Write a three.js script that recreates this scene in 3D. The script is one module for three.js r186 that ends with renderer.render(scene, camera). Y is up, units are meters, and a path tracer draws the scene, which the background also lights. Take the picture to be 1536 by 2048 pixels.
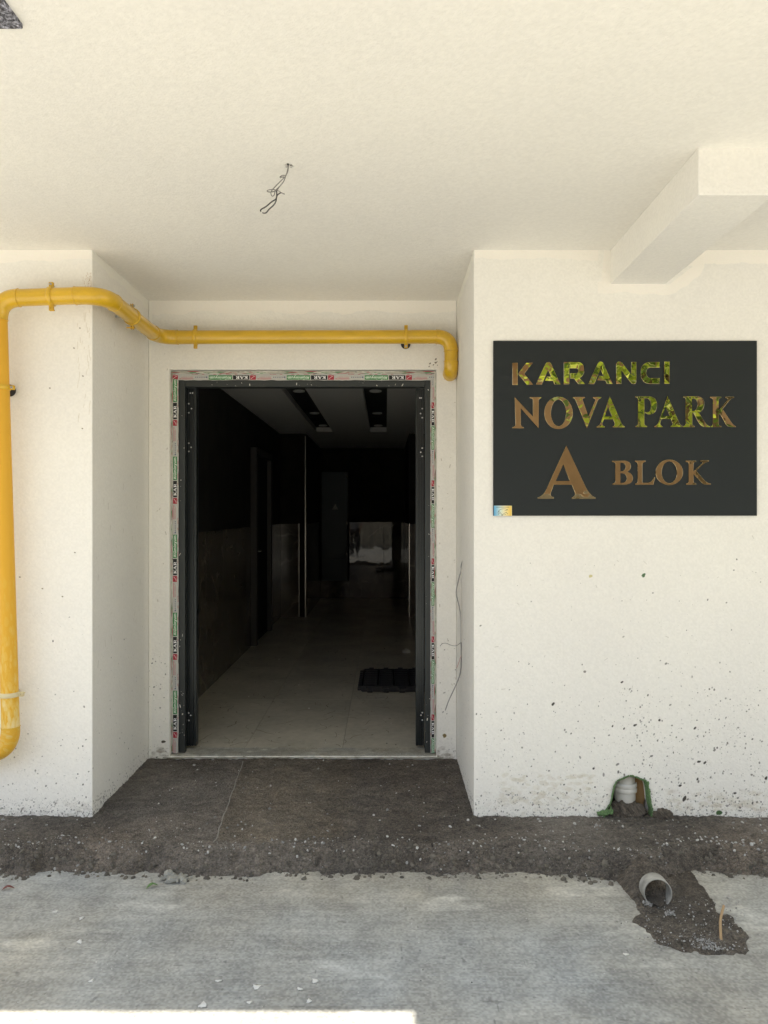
import * as THREE from 'three';
import { RoundedBoxGeometry } from 'three/addons/geometries/RoundedBoxGeometry.js';
import { MarchingCubes } from 'three/addons/objects/MarchingCubes.js';
import { mergeGeometries, mergeVertices } from 'three/addons/utils/BufferGeometryUtils.js';

// ------------------------------------------------------------------ camera, sky, sun, exposure
const scene = new THREE.Scene();
const EYE = 1.45, BACK = 3.54, FOCAL = 1480;              // metres, metres, pixels of the 1536 x 2048 photograph
const camera = new THREE.PerspectiveCamera(2 * Math.atan(1024 / FOCAL) * 180 / Math.PI, 0.75, 0.05, 400);
camera.position.set(0, EYE, BACK);
camera.lookAt(0, EYE, -10);
camera.setViewOffset(768, 1024, -1, -1.5, 768, 1024);
const SUN = new THREE.Vector3(-0.16, 1, 0.24).normalize();
{ // hazy summer sky: paler towards the horizon, soft thin cloud
  const W = 512, Hh = 256, d = new Float32Array(W * Hh * 4);
  for (let y = 0; y < Hh; y++) for (let x = 0; x < W; x++) {
    const el = (y / (Hh - 1) - 0.5) * Math.PI, az = x / W * Math.PI * 2, up = Math.max(0, Math.sin(el)), k = Math.pow(1 - up, 2.2), i = (y * W + x) * 4;
    const c = 0.5 + 0.5 * Math.sin(az * 3 + 4 * up + 1.3 * Math.sin(az * 5 + up * 9)) * Math.sin(up * 11 + Math.sin(az * 2)), cl = 0.35 * c * c * Math.min(1, up * 4);
    const z = [0.44, 0.56, 0.76], h = [0.80, 0.84, 0.87], w = [0.92, 0.93, 0.94];
    for (let q = 0; q < 3; q++) { const b = z[q] + (h[q] - z[q]) * k; d[i + q] = b + (w[q] - b) * cl; } d[i + 3] = 1;
  }
  const t = new THREE.DataTexture(d, W, Hh, THREE.RGBAFormat, THREE.FloatType); t.mapping = THREE.EquirectangularReflectionMapping; t.magFilter = t.minFilter = THREE.LinearFilter; t.needsUpdate = true;
  scene.background = t; scene.environment = t;
}
const sun = new THREE.DirectionalLight(0xfff5e6, 4.6);
sun.position.copy(SUN).multiplyScalar(40); sun.castShadow = true;
sun.shadow.mapSize.set(4096, 4096);
Object.assign(sun.shadow.camera, { left: -14, right: 14, top: 14, bottom: -14, near: 1, far: 90 });
scene.add(sun, sun.target);
const renderer = new THREE.WebGLRenderer({ antialias: true });
renderer.toneMapping = THREE.LinearToneMapping;
renderer.toneMappingExposure = 2.4;
renderer.shadowMap.enabled = true;

// ------------------------------------------------------------------ helpers
let seed = 7;
const rnd = () => { seed = (seed + 0x6d2b79f5) | 0; let t = Math.imul(seed ^ (seed >>> 15), 1 | seed); t = (t + Math.imul(t ^ (t >>> 7), 61 | t)) ^ t; return ((t ^ (t >>> 14)) >>> 0) / 4294967296; };
const rr = (a, b) => a + (b - a) * rnd();
const V = (x, y, z) => new THREE.Vector3(x, y, z);
const clamp = (x, a = 0, b = 1) => Math.min(b, Math.max(a, x));
const sst = (a, b, x) => { const t = clamp((x - a) / (b - a)); return t * t * (3 - 2 * t); };
const mix = (a, b, t) => a + (b - a) * t;
const at = (px, py, z) => { const d = BACK - z; return V((px - 770) * d / FOCAL, EYE + (1027 - py) * d / FOCAL, z); };   // a photograph pixel at a known depth
const onFloor = (px, py, y) => { const d = FOCAL * (EYE - y) / (py - 1027); return V((px - 770) * d / FOCAL, y, BACK - d); };
const H = new Float32Array(65536); for (let i = 0; i < 65536; i++) H[i] = rnd();
const hash = (x, y, s) => H[(Math.imul(x, 73856093) ^ Math.imul(y, 19349663) ^ Math.imul(s + 11, 83492791)) >>> 7 & 65535];
function vn(x, y, p = 0, s = 0) {                         // value noise, tiles every p cells
  let xi = Math.floor(x), yi = Math.floor(y); const fx = x - xi, fy = y - yi;
  const u = fx * fx * (3 - 2 * fx), v = fy * fy * (3 - 2 * fy);
  let x1 = xi + 1, y1 = yi + 1;
  if (p) { xi = ((xi % p) + p) % p; x1 = ((x1 % p) + p) % p; yi = ((yi % p) + p) % p; y1 = ((y1 % p) + p) % p; }
  const a = hash(xi, yi, s), b = hash(x1, yi, s), c = hash(xi, y1, s), d = hash(x1, y1, s);
  return a + (b - a) * u + (c - a) * v + (a - b - c + d) * u * v;
}
function fbm(x, y, o = 4, p = 0, s = 0) { let r = 0, a = 0.5, t = 0; for (let i = 0; i < o; i++) { r += a * vn(x, y, p, s + i); t += a; a *= 0.5; x *= 2; y *= 2; p *= 2; } return r / t; }
function tex(w, h, fn, srgb = true) {                     // fn(u, v) -> [r, g, b] 0..1 (or a number)
  const d = new Uint8Array(w * h * 4);
  for (let y = 0, i = 0; y < h; y++) for (let x = 0; x < w; x++, i += 4) {
    const c = fn(x / w, y / h);
    if (typeof c === 'number') d[i] = d[i + 1] = d[i + 2] = clamp(c) * 255; else { d[i] = clamp(c[0]) * 255; d[i + 1] = clamp(c[1]) * 255; d[i + 2] = clamp(c[2]) * 255; }
    d[i + 3] = 255;
  }
  const t = new THREE.DataTexture(d, w, h); t.magFilter = THREE.LinearFilter; t.wrapS = t.wrapT = THREE.RepeatWrapping;
  if (srgb) t.colorSpace = THREE.SRGBColorSpace;
  t.needsUpdate = true; return t;
}
function canvasTex(w, h, draw) { const c = document.createElement('canvas'); c.width = w; c.height = h; draw(c.getContext('2d'), w, h); const t = new THREE.CanvasTexture(c); t.colorSpace = THREE.SRGBColorSpace; t.wrapS = t.wrapT = THREE.RepeatWrapping; return t; }
const rep = (t, x, y = x, ox = 0, oy = 0) => { const c = t.clone(); c.repeat.set(x, y); c.offset.set(ox, oy); c.needsUpdate = true; return c; };
const std = (o) => new THREE.MeshStandardMaterial(o);
const lin = (r, g, b) => new THREE.Color().setRGB(r, g, b);
const used = {};
function numbered(n) { const k = used[n] = (used[n] ?? -1) + 1; return k ? n + '_' + String(k).padStart(3, '0') : n; }
function mesh(name, geo, mat, parent) { const m = new THREE.Mesh(geo, mat); m.name = parent ? name : numbered(name); m.castShadow = m.receiveShadow = true; (parent || scene).add(m); return m; }
function group(name, pos = [0, 0, 0], parent) { const g = new THREE.Group(); g.name = parent ? name : numbered(name); g.position.set(...pos); (parent || scene).add(g); return g; }
function tag(o, label, category, grp) { o.userData.label = label; o.userData.category = category; if (grp) o.userData.group = grp; return o; }
function struct(o, label, category = 'ground') { o.userData.kind = 'structure'; if (label) { o.userData.label = label; o.userData.category = category; } return o; }
function wuv(g) {                                         // uv in metres from the faces' own directions
  g = g.index ? g.toNonIndexed() : g; const p = g.attributes.position, uv = new Float32Array(p.count * 2), a = V(), b = V(), c = V(), n = V();
  for (let i = 0; i < p.count; i += 3) {
    a.fromBufferAttribute(p, i); b.fromBufferAttribute(p, i + 1); c.fromBufferAttribute(p, i + 2);
    n.subVectors(b, a).cross(c.clone().sub(a)); const ax = Math.abs(n.x), ay = Math.abs(n.y), az = Math.abs(n.z);
    [a, b, c].forEach((q, k) => { const j = (i + k) * 2; if (az >= ax && az >= ay) { uv[j] = q.x; uv[j + 1] = q.y; } else if (ax >= ay) { uv[j] = q.z; uv[j + 1] = q.y; } else { uv[j] = q.x; uv[j + 1] = q.z; } });
  }
  g.setAttribute('uv', new THREE.BufferAttribute(uv, 2)); return g;
}
const box = (x0, x1, y0, y1, z0, z1) => wuv(new THREE.BoxGeometry(x1 - x0, y1 - y0, z1 - z0).translate((x0 + x1) / 2, (y0 + y1) / 2, (z0 + z1) / 2));
const rbox = (x0, x1, y0, y1, z0, z1, r = 0.004) => wuv(new RoundedBoxGeometry(x1 - x0, y1 - y0, z1 - z0, 2, r).translate((x0 + x1) / 2, (y0 + y1) / 2, (z0 + z1) / 2));
const rect = (x0, x1, y0, y1) => new THREE.Shape([new THREE.Vector2(x0, y0), new THREE.Vector2(x1, y0), new THREE.Vector2(x1, y1), new THREE.Vector2(x0, y1)]);
const rectPath = (x0, x1, y0, y1) => new THREE.Path([new THREE.Vector2(x0, y0), new THREE.Vector2(x1, y0), new THREE.Vector2(x1, y1), new THREE.Vector2(x0, y1)]);
function cyl(a, b, r, seg = 24, open = false, r2 = r) {
  const d = V().subVectors(b, a), L = d.length(), g = new THREE.CylinderGeometry(r2, r, L, seg, 1, open);
  const uv = g.attributes.uv; if (open) for (let i = 0; i < uv.count; i++) uv.setXY(i, uv.getX(i) * 2 * Math.PI * r, uv.getY(i) * L);
  g.applyQuaternion(new THREE.Quaternion().setFromUnitVectors(V(0, 1, 0), d.normalize())); g.translate((a.x + b.x) / 2, (a.y + b.y) / 2, (a.z + b.z) / 2); return g;
}
const tube = (pts, r, seg = 24, rad = 6) => new THREE.TubeGeometry(new THREE.CatmullRomCurve3(pts), seg, r, rad);
const merge = (l) => mergeGeometries(l.map((g) => { const q = g.index ? g.toNonIndexed() : g; for (const k of Object.keys(q.attributes)) if (!['position', 'normal', 'uv'].includes(k)) q.deleteAttribute(k); return q; }));

// ------------------------------------------------------------------ surface materials
const plasterBumpT = tex(1024, 1024, (u, v) => { const n = fbm(u * 110, v * 110, 3, 110, 3), m = vn(u * 40, v * 40, 40, 9); return 0.62 * n + 0.38 * m; }, false);
const CREAM = [240, 237, 229];
const creamAt = (u, v, p = 4, s = 20) => { const b = (fbm(u * p, v * p, 5, p, s) - 0.5) * 0.05, f = (vn(u * 330, v * 330, 330, s + 8) - 0.5) * 0.028, k = 1 + b + f; return [CREAM[0] / 255 * k, CREAM[1] / 255 * k, CREAM[2] / 255 * (k - b * 0.25)]; };
const plasterT = tex(1024, 1024, (u, v) => creamAt(u, v));
const PB = { bumpMap: rep(plasterBumpT, 1.25), bumpScale: 0.0022 };
const plaster = std({ map: rep(plasterT, 0.4), roughness: 0.93, ...PB });
const soffit = std({ map: rep(plasterT, 0.31, 0.31, 0.3, 0.1), roughness: 0.95, bumpMap: rep(plasterBumpT, 1.6), bumpScale: 0.0016 });
// a wall face with its own marks: mud spatter, scratches, stains and the paint band cut in under the ceiling; x0..x1 wide, y0..y1 high (metres)
function markedWall(x0, x1, y0, y1, ppm, draw) {
  const w = Math.round((x1 - x0) * ppm), h = Math.round((y1 - y0) * ppm);
  const t = canvasTex(w, h, (c) => {
    const im = c.createImageData(w, h), d = im.data;
    for (let y = 0, i = 0; y < h; y++) for (let x = 0; x < w; x++, i += 4) { const k = creamAt(x / ppm * 0.4, y / ppm * 0.4); d[i] = clamp(k[0]) * 255; d[i + 1] = clamp(k[1]) * 255; d[i + 2] = clamp(k[2]) * 255; d[i + 3] = 255; }
    c.putImageData(im, 0, 0);
    c.setTransform(ppm, 0, 0, -ppm, -x0 * ppm, y1 * ppm);
    draw(c);
  });
  t.wrapS = t.wrapT = THREE.ClampToEdgeWrapping;
  t.repeat.set(1 / (x1 - x0), 1 / (y1 - y0)); t.offset.set(-x0 / (x1 - x0), -y0 / (y1 - y0));
  return std({ map: t, roughness: 0.93, ...PB });
}
function blob(c, x, y, r, st = 1, ang = 0, n = 9) { c.beginPath(); const o = rnd() * 9; for (let i = 0; i <= n; i++) { const a = i / n * Math.PI * 2, q = r * (0.72 + 0.5 * vn(o + Math.cos(a) * 1.6, o + Math.sin(a) * 1.6)); const px = Math.cos(a) * q * st, py = Math.sin(a) * q; const X = x + px * Math.cos(ang) - py * Math.sin(ang), Y = y + px * Math.sin(ang) + py * Math.cos(ang); i ? c.lineTo(X, Y) : c.moveTo(X, Y); } c.fill(); }
function spatter(c, x0, x1, n, top, pow, big = 1) {       // thrown mud, thickest near the pavement
  for (let i = 0; i < n; i++) {
    const y = top * Math.pow(rnd(), pow), x = rr(x0, x1), r = (0.0008 + 0.0030 * Math.pow(rnd(), 6)) * big, g = 70 + rnd() * 60;
    c.fillStyle = `rgba(${g + 4},${g},${g - 6},${0.45 + rnd() * 0.5})`; blob(c, x, y, r, 1 + rnd() * 0.9, rr(0.2, 1.9));
  }
}
function band(c, pts, w, col, a = 0.8) {                  // a stroke of slightly different paint with a ragged edge
  c.fillStyle = col; c.globalAlpha = a;
  c.beginPath(); const top = [], bot = [];
  for (let k = 0; k < pts.length - 1; k++) { const [xa, ya] = pts[k], [xb, yb] = pts[k + 1], L = Math.hypot(xb - xa, yb - ya), n = Math.ceil(L / 0.012), nx = -(yb - ya) / L, ny = (xb - xa) / L;
    for (let i = 0; i <= n; i++) { const t = i / n, x = mix(xa, xb, t), y = mix(ya, yb, t), o = w * (0.62 + 0.75 * fbm(x * 14 + 40, y * 14 + 3, 4)); top.push([x, y]); bot.push([x - nx * o, y - ny * o]); } }
  top.concat(bot.reverse()).forEach(([x, y], i) => i ? c.lineTo(x, y) : c.moveTo(x, y)); c.fill(); c.globalAlpha = 1;
}
function grime(c, x0, x1, y0, y1, n, rgb, a) { for (let i = 0; i < n; i++) { c.fillStyle = `rgba(${rgb},${a * (0.3 + rnd())})`; blob(c, rr(x0, x1), rr(y0, y1), rr(0.002, 0.012), rr(1, 3), rr(-0.4, 0.4), 12); } }
const PAINT = 'rgb(247,243,232)', CEIL = 2.71;
const wallRightMat = markedWall(0.42, 3.2, -0.12, CEIL + 0.01, 560, (c) => {
  band(c, [[0.42, CEIL], [1.02, CEIL]], 0.045, PAINT); band(c, [[1.42, CEIL], [3.2, CEIL]], 0.07, PAINT);
  band(c, [[1.02, 2.56], [1.36, 2.545], [1.47, 2.63], [1.48, CEIL]], 0.05, PAINT); band(c, [[1.05, CEIL], [1.03, 2.53]], -0.04, PAINT);
  grime(c, 0.43, 3.1, 0.01, 0.13, 420, '140,126,98', 0.06); grime(c, 0.55, 1.0, 0.06, 0.2, 120, '150,132,90', 0.10); grime(c, 1.35, 2.2, 0.03, 0.12, 150, '140,122,86', 0.10);
  spatter(c, 0.43, 3.2, 900, 1.25, 1.9); spatter(c, 0.43, 3.2, 1500, 0.55, 1.5); spatter(c, 0.9, 3.2, 170, 0.75, 1.2, 1.7); spatter(c, 0.43, 3.2, 2600, 0.12, 1.7, 1.0); spatter(c, 1.1, 3.2, 1500, 0.62, 1.25, 1.15);
  for (const [px, py, r] of [[1106, 1408, .006], [1244, 1364, .005], [1225, 1452, .006], [1248, 1457, .006], [1270, 1450, .008], [1319, 1440, .006], [1390, 1456, .006], [1398, 1523, .007], [1410, 1525, .006], [1395, 1558, .006], [1360, 1571, .009], [1470, 1586, .006], [1532, 1556, .008], [1369, 1597, .009], [1190, 1574, .005], [1128, 1569, .004], [1187, 1537, .005]]) { const p = at(px, py, 0); c.fillStyle = 'rgb(74,70,64)'; blob(c, p.x, p.y, r * rr(.6, .95), rr(1.1, 2), rr(.1, 1.2), 14); }
  { const p = at(1287, 1151, 0); c.fillStyle = 'rgb(84,112,78)'; blob(c, p.x, p.y, 0.009, 0.8, 0, 12); blob(c, p.x + 0.004, p.y + 0.006, 0.006); }
  { const p = at(1438, 1625, 0); c.fillStyle = 'rgb(70,96,58)'; blob(c, p.x, p.y, 0.011, 1.4); }
  { const p = at(1181, 1152, 0); c.fillStyle = 'rgb(208,198,150)'; blob(c, p.x, p.y, 0.008, 1.2); }
  c.strokeStyle = 'rgba(120,112,96,.5)'; c.lineWidth = 0.0015; for (let i = 0; i < 26; i++) { const x = rr(.5, 2.4), y = rr(.6, 1.7); c.beginPath(); c.moveTo(x, y); c.lineTo(x + rr(-.02, .02), y + rr(-.02, .02)); c.stroke(); }
});
const wallLeftMat = markedWall(-3.4, -1.39, -0.12, CEIL + 0.01, 560, (c) => {
  band(c, [[-3.4, CEIL], [-1.4, CEIL]], 0.05, PAINT);
  for (let i = 0; i < 260; i++) { const t = rnd(); c.fillStyle = `rgba(140,104,68,${.04 + rnd() * .22})`; blob(c, -1.402 - rnd() * rnd() * .05, 2.512 + t * t * .09, rr(.0008, .003), rr(1, 2.5), 1.4); }; grime(c, -3.2, -1.41, 0.0, 0.07, 300, '110,100,86', 0.08);
  spatter(c, -3.4, -1.4, 500, 1.0, 2.0); spatter(c, -3.4, -1.4, 1000, 0.4, 1.6); spatter(c, -3.4, -1.4, 2200, 0.09, 1.8, 1.05);
  c.strokeStyle = 'rgba(150,132,100,.38)'; c.lineWidth = 0.0014;
  for (let i = 0; i < 30; i++) { const x = rr(-1.47, -1.405), y = rr(1.9, 2.44); c.beginPath(); c.moveTo(x, y); c.lineTo(x + rr(-.006, .003), y - rr(.006, .05)); c.stroke(); }
  for (const [px, py] of [[160, 656], [148, 696], [100, 776], [166, 752], [165, 857], [40, 1154], [85, 1177], [125, 1193], [150, 1105]]) { const p = at(px, py, 0); c.fillStyle = 'rgba(96,84,66,.8)'; blob(c, p.x, p.y, 0.0026, 1.8, -.3); }
});
const recessMat = markedWall(-1.45, 0.48, -0.12, CEIL + 0.01, 480, (c) => {
  band(c, [[-1.4, CEIL], [0.43, CEIL]], 0.075, PAINT); band(c, [[-1.4, 0], [-1.4, CEIL]], 0.02, PAINT, 0.6);
  spatter(c, -1.4, -1.25, 120, 0.7, 1.5); spatter(c, 0.28, 0.43, 120, 0.7, 1.5); grime(c, 0.28, 0.42, 0.0, 0.06, 40, '110,100,84', 0.16); grime(c, -1.4, -1.26, 0.0, 0.06, 40, '110,100,84', 0.16);
  c.fillStyle = 'rgb(128,112,72)'; blob(c, 0.352, 0.135, 0.012); c.fillStyle = 'rgb(80,72,60)'; blob(c, -1.312, 0.1, 0.009, 1.6);
  c.strokeStyle = 'rgba(110,98,74,.7)'; c.lineWidth = 0.002; for (let i = 0; i < 30; i++) { const l = rnd() < .5, x = l ? rr(-1.39, -1.29) : rr(.31, .42), y = rr(.3, 2.4); c.beginPath(); c.moveTo(x, y); c.lineTo(x + rr(-.008, .008), y + rr(-.02, .02)); c.stroke(); }
  c.fillStyle = 'rgba(60,50,40,.9)'; for (let i = 0; i < 9; i++) blob(c, rr(.26, .32), rr(2.32, 2.37), rr(.001, .004), 2, .8);
});
const revealT = (() => { const t = canvasTex(512, 1400, (c, w, h) => {
  const im = c.createImageData(w, h), d = im.data; for (let y = 0, i = 0; y < h; y++) for (let x = 0; x < w; x++, i += 4) { const k = creamAt(x / 500 * 0.4, y / 500 * 0.4, 4, 33); for (let j = 0; j < 3; j++) d[i + j] = k[j] * 255; d[i + 3] = 255; } c.putImageData(im, 0, 0);
  c.setTransform(500, 0, 0, -500, 500, 2.71 * 500);       // u = z from -1 to 0
  spatter(c, -1, 0, 200, 0.8, 1.7); spatter(c, -1, 0, 500, 0.08, 1.7, 1.1); spatter(c, -0.2, 0, 120, 0.07, 1.5, 1.4); band(c, [[-1, 2.71], [0, 2.71]], 0.05, PAINT, .7);
  c.strokeStyle = 'rgba(120,108,88,.5)'; c.lineWidth = 0.002; for (let i = 0; i < 40; i++) { const x = rr(-.8, -.02), y = rr(.4, 2.4); c.beginPath(); c.moveTo(x, y); c.lineTo(x + rr(-.01, .01), y - rr(.005, .04)); c.stroke(); }
}); t.wrapS = t.wrapT = THREE.ClampToEdgeWrapping; t.repeat.set(500 / 512, 500 / 1400); t.offset.set(500 / 512, 1 - 2.71 * 500 / 1400); return t; })();
const reveal = std({ map: revealT, roughness: 0.93, ...PB });

const concreteT = tex(2048, 2048, (u, v) => {
  const big = fbm(u * 5, v * 5, 5, 5, 40) - 0.5, streak = fbm(u * 10, v * 190, 3, 10, 50) - 0.5, fine = vn(u * 700, v * 700, 700, 60) - 0.5, mid = fbm(u * 60, v * 60, 3, 60, 66) - 0.5, blue = fbm(u * 8, v * 8, 4, 8, 71) - 0.5;
  let k = 0.64 + big * 0.20 + streak * 0.10 + fine * 0.13 + mid * 0.13;
  const pit = vn(u * 240, v * 240, 240, 77); if (pit > 0.95) k -= 0.09; const pale = fbm(u * 22, v * 40, 4, 0, 81); if (pale > 0.66) k += (pale - 0.66) * 0.7;
  return [k * (1.005 - blue * 0.08), k * 0.995, k * (0.950 + blue * 0.12)];
});
const concreteB = tex(1024, 1024, (u, v) => 0.5 * fbm(u * 12, v * 150, 3, 0, 90) + 0.35 * fbm(u * 120, v * 120, 3, 120, 93) + (vn(u * 90, v * 90, 90, 95) > 0.9 ? -0.2 : 0.1), false);
const concrete = std({ map: rep(concreteT, 0.2, 0.2, 0.13, 0.42), bumpMap: rep(concreteB, 0.8), bumpScale: 0.004, roughness: 0.9 });
const mortarT = tex(2048, 2048, (u, v) => {
  const big = fbm(u * 6, v * 6, 4, 6, 100) - 0.5, mid = fbm(u * 50, v * 75, 4, 0, 110) - 0.5, fine = vn(u * 620, v * 620, 620, 120) - 0.5, f2 = vn(u * 300, v * 300, 300, 121) - 0.5, warm = fbm(u * 4, v * 4, 4, 4, 130) - 0.4;
  let k = 0.40 + big * 0.24 + mid * 0.15 + fine * 0.14 + f2 * 0.10; if (vn(u * 420, v * 420, 420, 140) > 0.965) k += 0.18; if (vn(u * 260, v * 260, 260, 143) > 0.94) k -= 0.13;
  return [k * (1.05 + warm * 0.08), k * 0.985, k * (0.90 - warm * 0.07)];
});
const mortarB = tex(1024, 1024, (u, v) => 0.55 * fbm(u * 40, v * 40, 4, 40, 150) + 0.45 * vn(u * 150, v * 150, 150, 160), false);
const mortar = std({ map: rep(mortarT, 0.36, 0.36, 0.2, 0.3), bumpMap: rep(mortarB, 1.7), bumpScale: 0.018, roughness: 0.94 });
const mudM = std({ color: lin(0.86, 0.84, 0.82), map: rep(mortarT, 0.5, 0.5, 0.6, 0.1), bumpMap: rep(mortarB, 2.2), bumpScale: 0.012, roughness: 0.9 });

// ------------------------------------------------------------------ ground and pavement
{
  const g = new THREE.PlaneGeometry(160, 160, 8, 8).rotateX(-Math.PI / 2).translate(0, -0.085, 30), p = g.attributes.position, uv = g.attributes.uv;
  for (let i = 0; i < p.count; i++) uv.setXY(i, p.getX(i), p.getZ(i));
  struct(mesh('ground', g, concrete), 'pale brushed concrete ground in front of the mortar step');
}
const stepAt = (x) => 0.425 + 0.05 * (fbm(x * 2.3 + 9, 3, 4) - 0.5) + 0.05 * (vn(x * 9, 7) - 0.5) + 0.02 * (vn(x * 31, 17) - 0.5) + 0.11 * Math.exp(-((x - 1.09) ** 2) / 0.012);
function pave(x, z) {
  const e = stepAt(x), t = sst(e - 0.10 - 0.03 * vn(x * 6, 50), e, z);
  const crumb = t * (1 - t) * 4;
  return 0.002 - t * 0.11 + (fbm(x * 9, z * 14, 4) - 0.5) * 0.016 + 0.012 * Math.exp(-(((z - (e - 0.13)) / 0.03) ** 2)) * (0.3 + fbm(x * 6, 30)) + crumb * (fbm(x * 24, z * 24, 5) - 0.5) * 0.07 + (vn(x * 70, z * 70) - 0.5) * 0.005 * (1 + 1.5 * crumb) + (fbm(x * 38, z * 55, 3, 0, 5) - 0.5) * 0.011 * (0.5 + vn(x * 5, z * 5, 0, 9));
}
{
  const x0 = -3.2, x1 = 3.2, z0 = -0.86, z1 = 0.58, nx = 900, nz = 210, col = new Float32Array(901 * 211 * 3), g = new THREE.PlaneGeometry(x1 - x0, z1 - z0, nx, nz).rotateX(-Math.PI / 2).translate((x0 + x1) / 2, 0, (z0 + z1) / 2), p = g.attributes.position, uv = g.attributes.uv;
  for (let i = 0; i < p.count; i++) { const x = p.getX(i), z = p.getZ(i); const y = pave(x, z) - (z < -0.83 ? 0.004 : 0); p.setY(i, y); uv.setXY(i, x, z - y);
    const wob = (fbm(x * 12, z * 12, 3) - 0.5) * 0.05, jx = mix(-0.840, -0.742, clamp((z + 0.84) / 1.19)), inside = sst(-0.004, 0.004, x - jx) * sst(-0.03, 0.03, -0.19 - x + wob * 2) * sst(-0.03, 0.03, 0.27 - z + wob), grey = sst(0, 0.03, jx - x) * sst(-0.1, 0.1, x + 1.45) * 0.6; col.set([1.04 + 0.05 * inside + 0.12 * grey, 1.04 + 0.02 * inside + 0.13 * grey, 1.06 - 0.06 * inside + 0.14 * grey], i * 3); }
  g.setAttribute('color', new THREE.BufferAttribute(col, 3)); g.computeVertexNormals();
  const mv = mortar.clone(); mv.vertexColors = true;
  struct(mesh('mortar_pavement', g, mv), 'rough dark grey mortar step spread along the foot of the walls', 'pavement');
}
// the trowelled joint in the mortar in front of the doorway
{
  const a = onFloor(486, 1524, 0), b = onFloor(428, 1692, 0), pts = []; for (let i = 0; i <= 40; i++) { const q = a.clone().lerp(b, i / 40); q.x += (vn(i * 0.5, 3) - 0.5) * 0.006; q.y = pave(q.x, q.z) + 0.0018; pts.push(q); }
  struct(mesh('mortar_joint', tube(pts, 0.0027, 120, 5), std({ color: lin(0.36, 0.34, 0.30), roughness: 1 })), 'thin pale joint line scored across the dark mortar', 'joint');
}
// mud filled trench round the drain outlet
const trench = [[1236, 1762], [1262, 1800], [1276, 1828], [1262, 1836], [1258, 1846], [1288, 1858], [1296, 1872], [1318, 1892], [1372, 1908], [1400, 1913], [1502, 1916], [1498, 1888], [1508, 1876], [1470, 1850], [1468, 1838], [1440, 1828], [1438, 1806], [1424, 1790], [1400, 1764], [1380, 1740], [1260, 1735]].map(([x, y]) => onFloor(x, y, -0.085));
const outlet = onFloor(1312, 1800, -0.07);
{
  const edge = (x, z) => { let d = 1e9, ins = false; for (let i = 0, j = trench.length - 1; i < trench.length; j = i++) { const a = trench[i], b = trench[j]; if ((a.z > z) !== (b.z > z) && x < (b.x - a.x) * (z - a.z) / (b.z - a.z) + a.x) ins = !ins; const dx = b.x - a.x, dz = b.z - a.z, t = clamp(((x - a.x) * dx + (z - a.z) * dz) / (dx * dx + dz * dz)); d = Math.min(d, Math.hypot(x - a.x - t * dx, z - a.z - t * dz)); } return ins ? d : -d; };
  const x0 = 0.8, x1 = 1.55, z0 = 0.36, z1 = 1.2, nx = 190, nz = 210, g = new THREE.PlaneGeometry(x1 - x0, z1 - z0, nx, nz).rotateX(-Math.PI / 2).translate((x0 + x1) / 2, 0, (z0 + z1) / 2), p = g.attributes.position, uv = g.attributes.uv;
  for (let i = 0; i < p.count; i++) {
    const x = p.getX(i), z = p.getZ(i), e = edge(x, z) + (fbm(x * 26, z * 26, 3) - 0.5) * 0.028, s = sst(-0.012, 0.02, e);
    let y = -0.103 + s * 0.026 + sst(0.02, 0.09, e) * 0.008 + s * ((fbm(x * 22, z * 22, 4) - 0.5) * 0.030 + (vn(x * 80, z * 80) - 0.5) * 0.007);
    y += 0.105 * Math.exp(-((x - outlet.x + 0.012) ** 2) / 0.007 - ((z - outlet.z + 0.115) ** 2) / 0.0042) * s * (0.75 + 0.5 * fbm(x * 30, z * 30, 3));
    p.setY(i, y); uv.setXY(i, x, z - y);
  }
  g.computeVertexNormals();
  struct(mesh('mud_patch', g, mudM), 'dark crumbly mud filling a broken trench around the drain outlet', 'mud');
}

// ------------------------------------------------------------------ the building
const building = tag(group('apartment_building'), 'cream plastered apartment building with a recessed open entrance and overhanging ceiling', 'building');
const RX = 0.425, LX = -1.40, RZ = -0.84;
const bev = { bevelEnabled: true, bevelThickness: 0.004, bevelSize: 0.004, bevelOffset: -0.004, bevelSegments: 2, curveSegments: 6 };
const holePts = [[1207, 1640], [1214, 1618], [1222, 1606], [1229, 1575], [1234, 1562], [1246, 1558], [1258, 1552], [1268, 1554], [1282, 1560], [1292, 1562], [1296, 1580], [1298, 1604], [1303, 1622], [1301, 1640]].map(([x, y]) => { const q = at(x, y, 0); return new THREE.Vector2(q.x, q.y); });
{
  const s = rect(RX, 3.2, -0.1, CEIL + 0.005); s.holes.push(new THREE.Path(holePts));
  mesh('wall', new THREE.ExtrudeGeometry(s, { depth: 0.976, ...bev, bevelThickness: 0.004 }).translate(0, 0, -0.98), [wallRightMat, reveal], building).userData.label = 'plain right wall with mud spatter and a broken hole at its foot';
  // side faces: uv = depth, height
}
function sideUV(m) { const g = m.geometry, p = g.attributes.position, n = g.attributes.normal, uv = g.attributes.uv; for (let i = 0; i < p.count; i++) if (Math.abs(n.getX(i)) > 0.5) uv.setXY(i, p.getZ(i), p.getY(i)); }
sideUV(building.children[0]);
{
  const s = rect(-3.4, LX, -0.1, CEIL + 0.005);
  sideUV(mesh('wall', new THREE.ExtrudeGeometry(s, { depth: 0.976, ...bev }).translate(0, 0, -0.98), [wallLeftMat, reveal], building));
  building.children[1].userData.label = 'left wall pier behind the yellow gas pipe';
}
const DX0 = -1.275, DX1 = 0.305, DTOP = 2.302;
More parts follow.
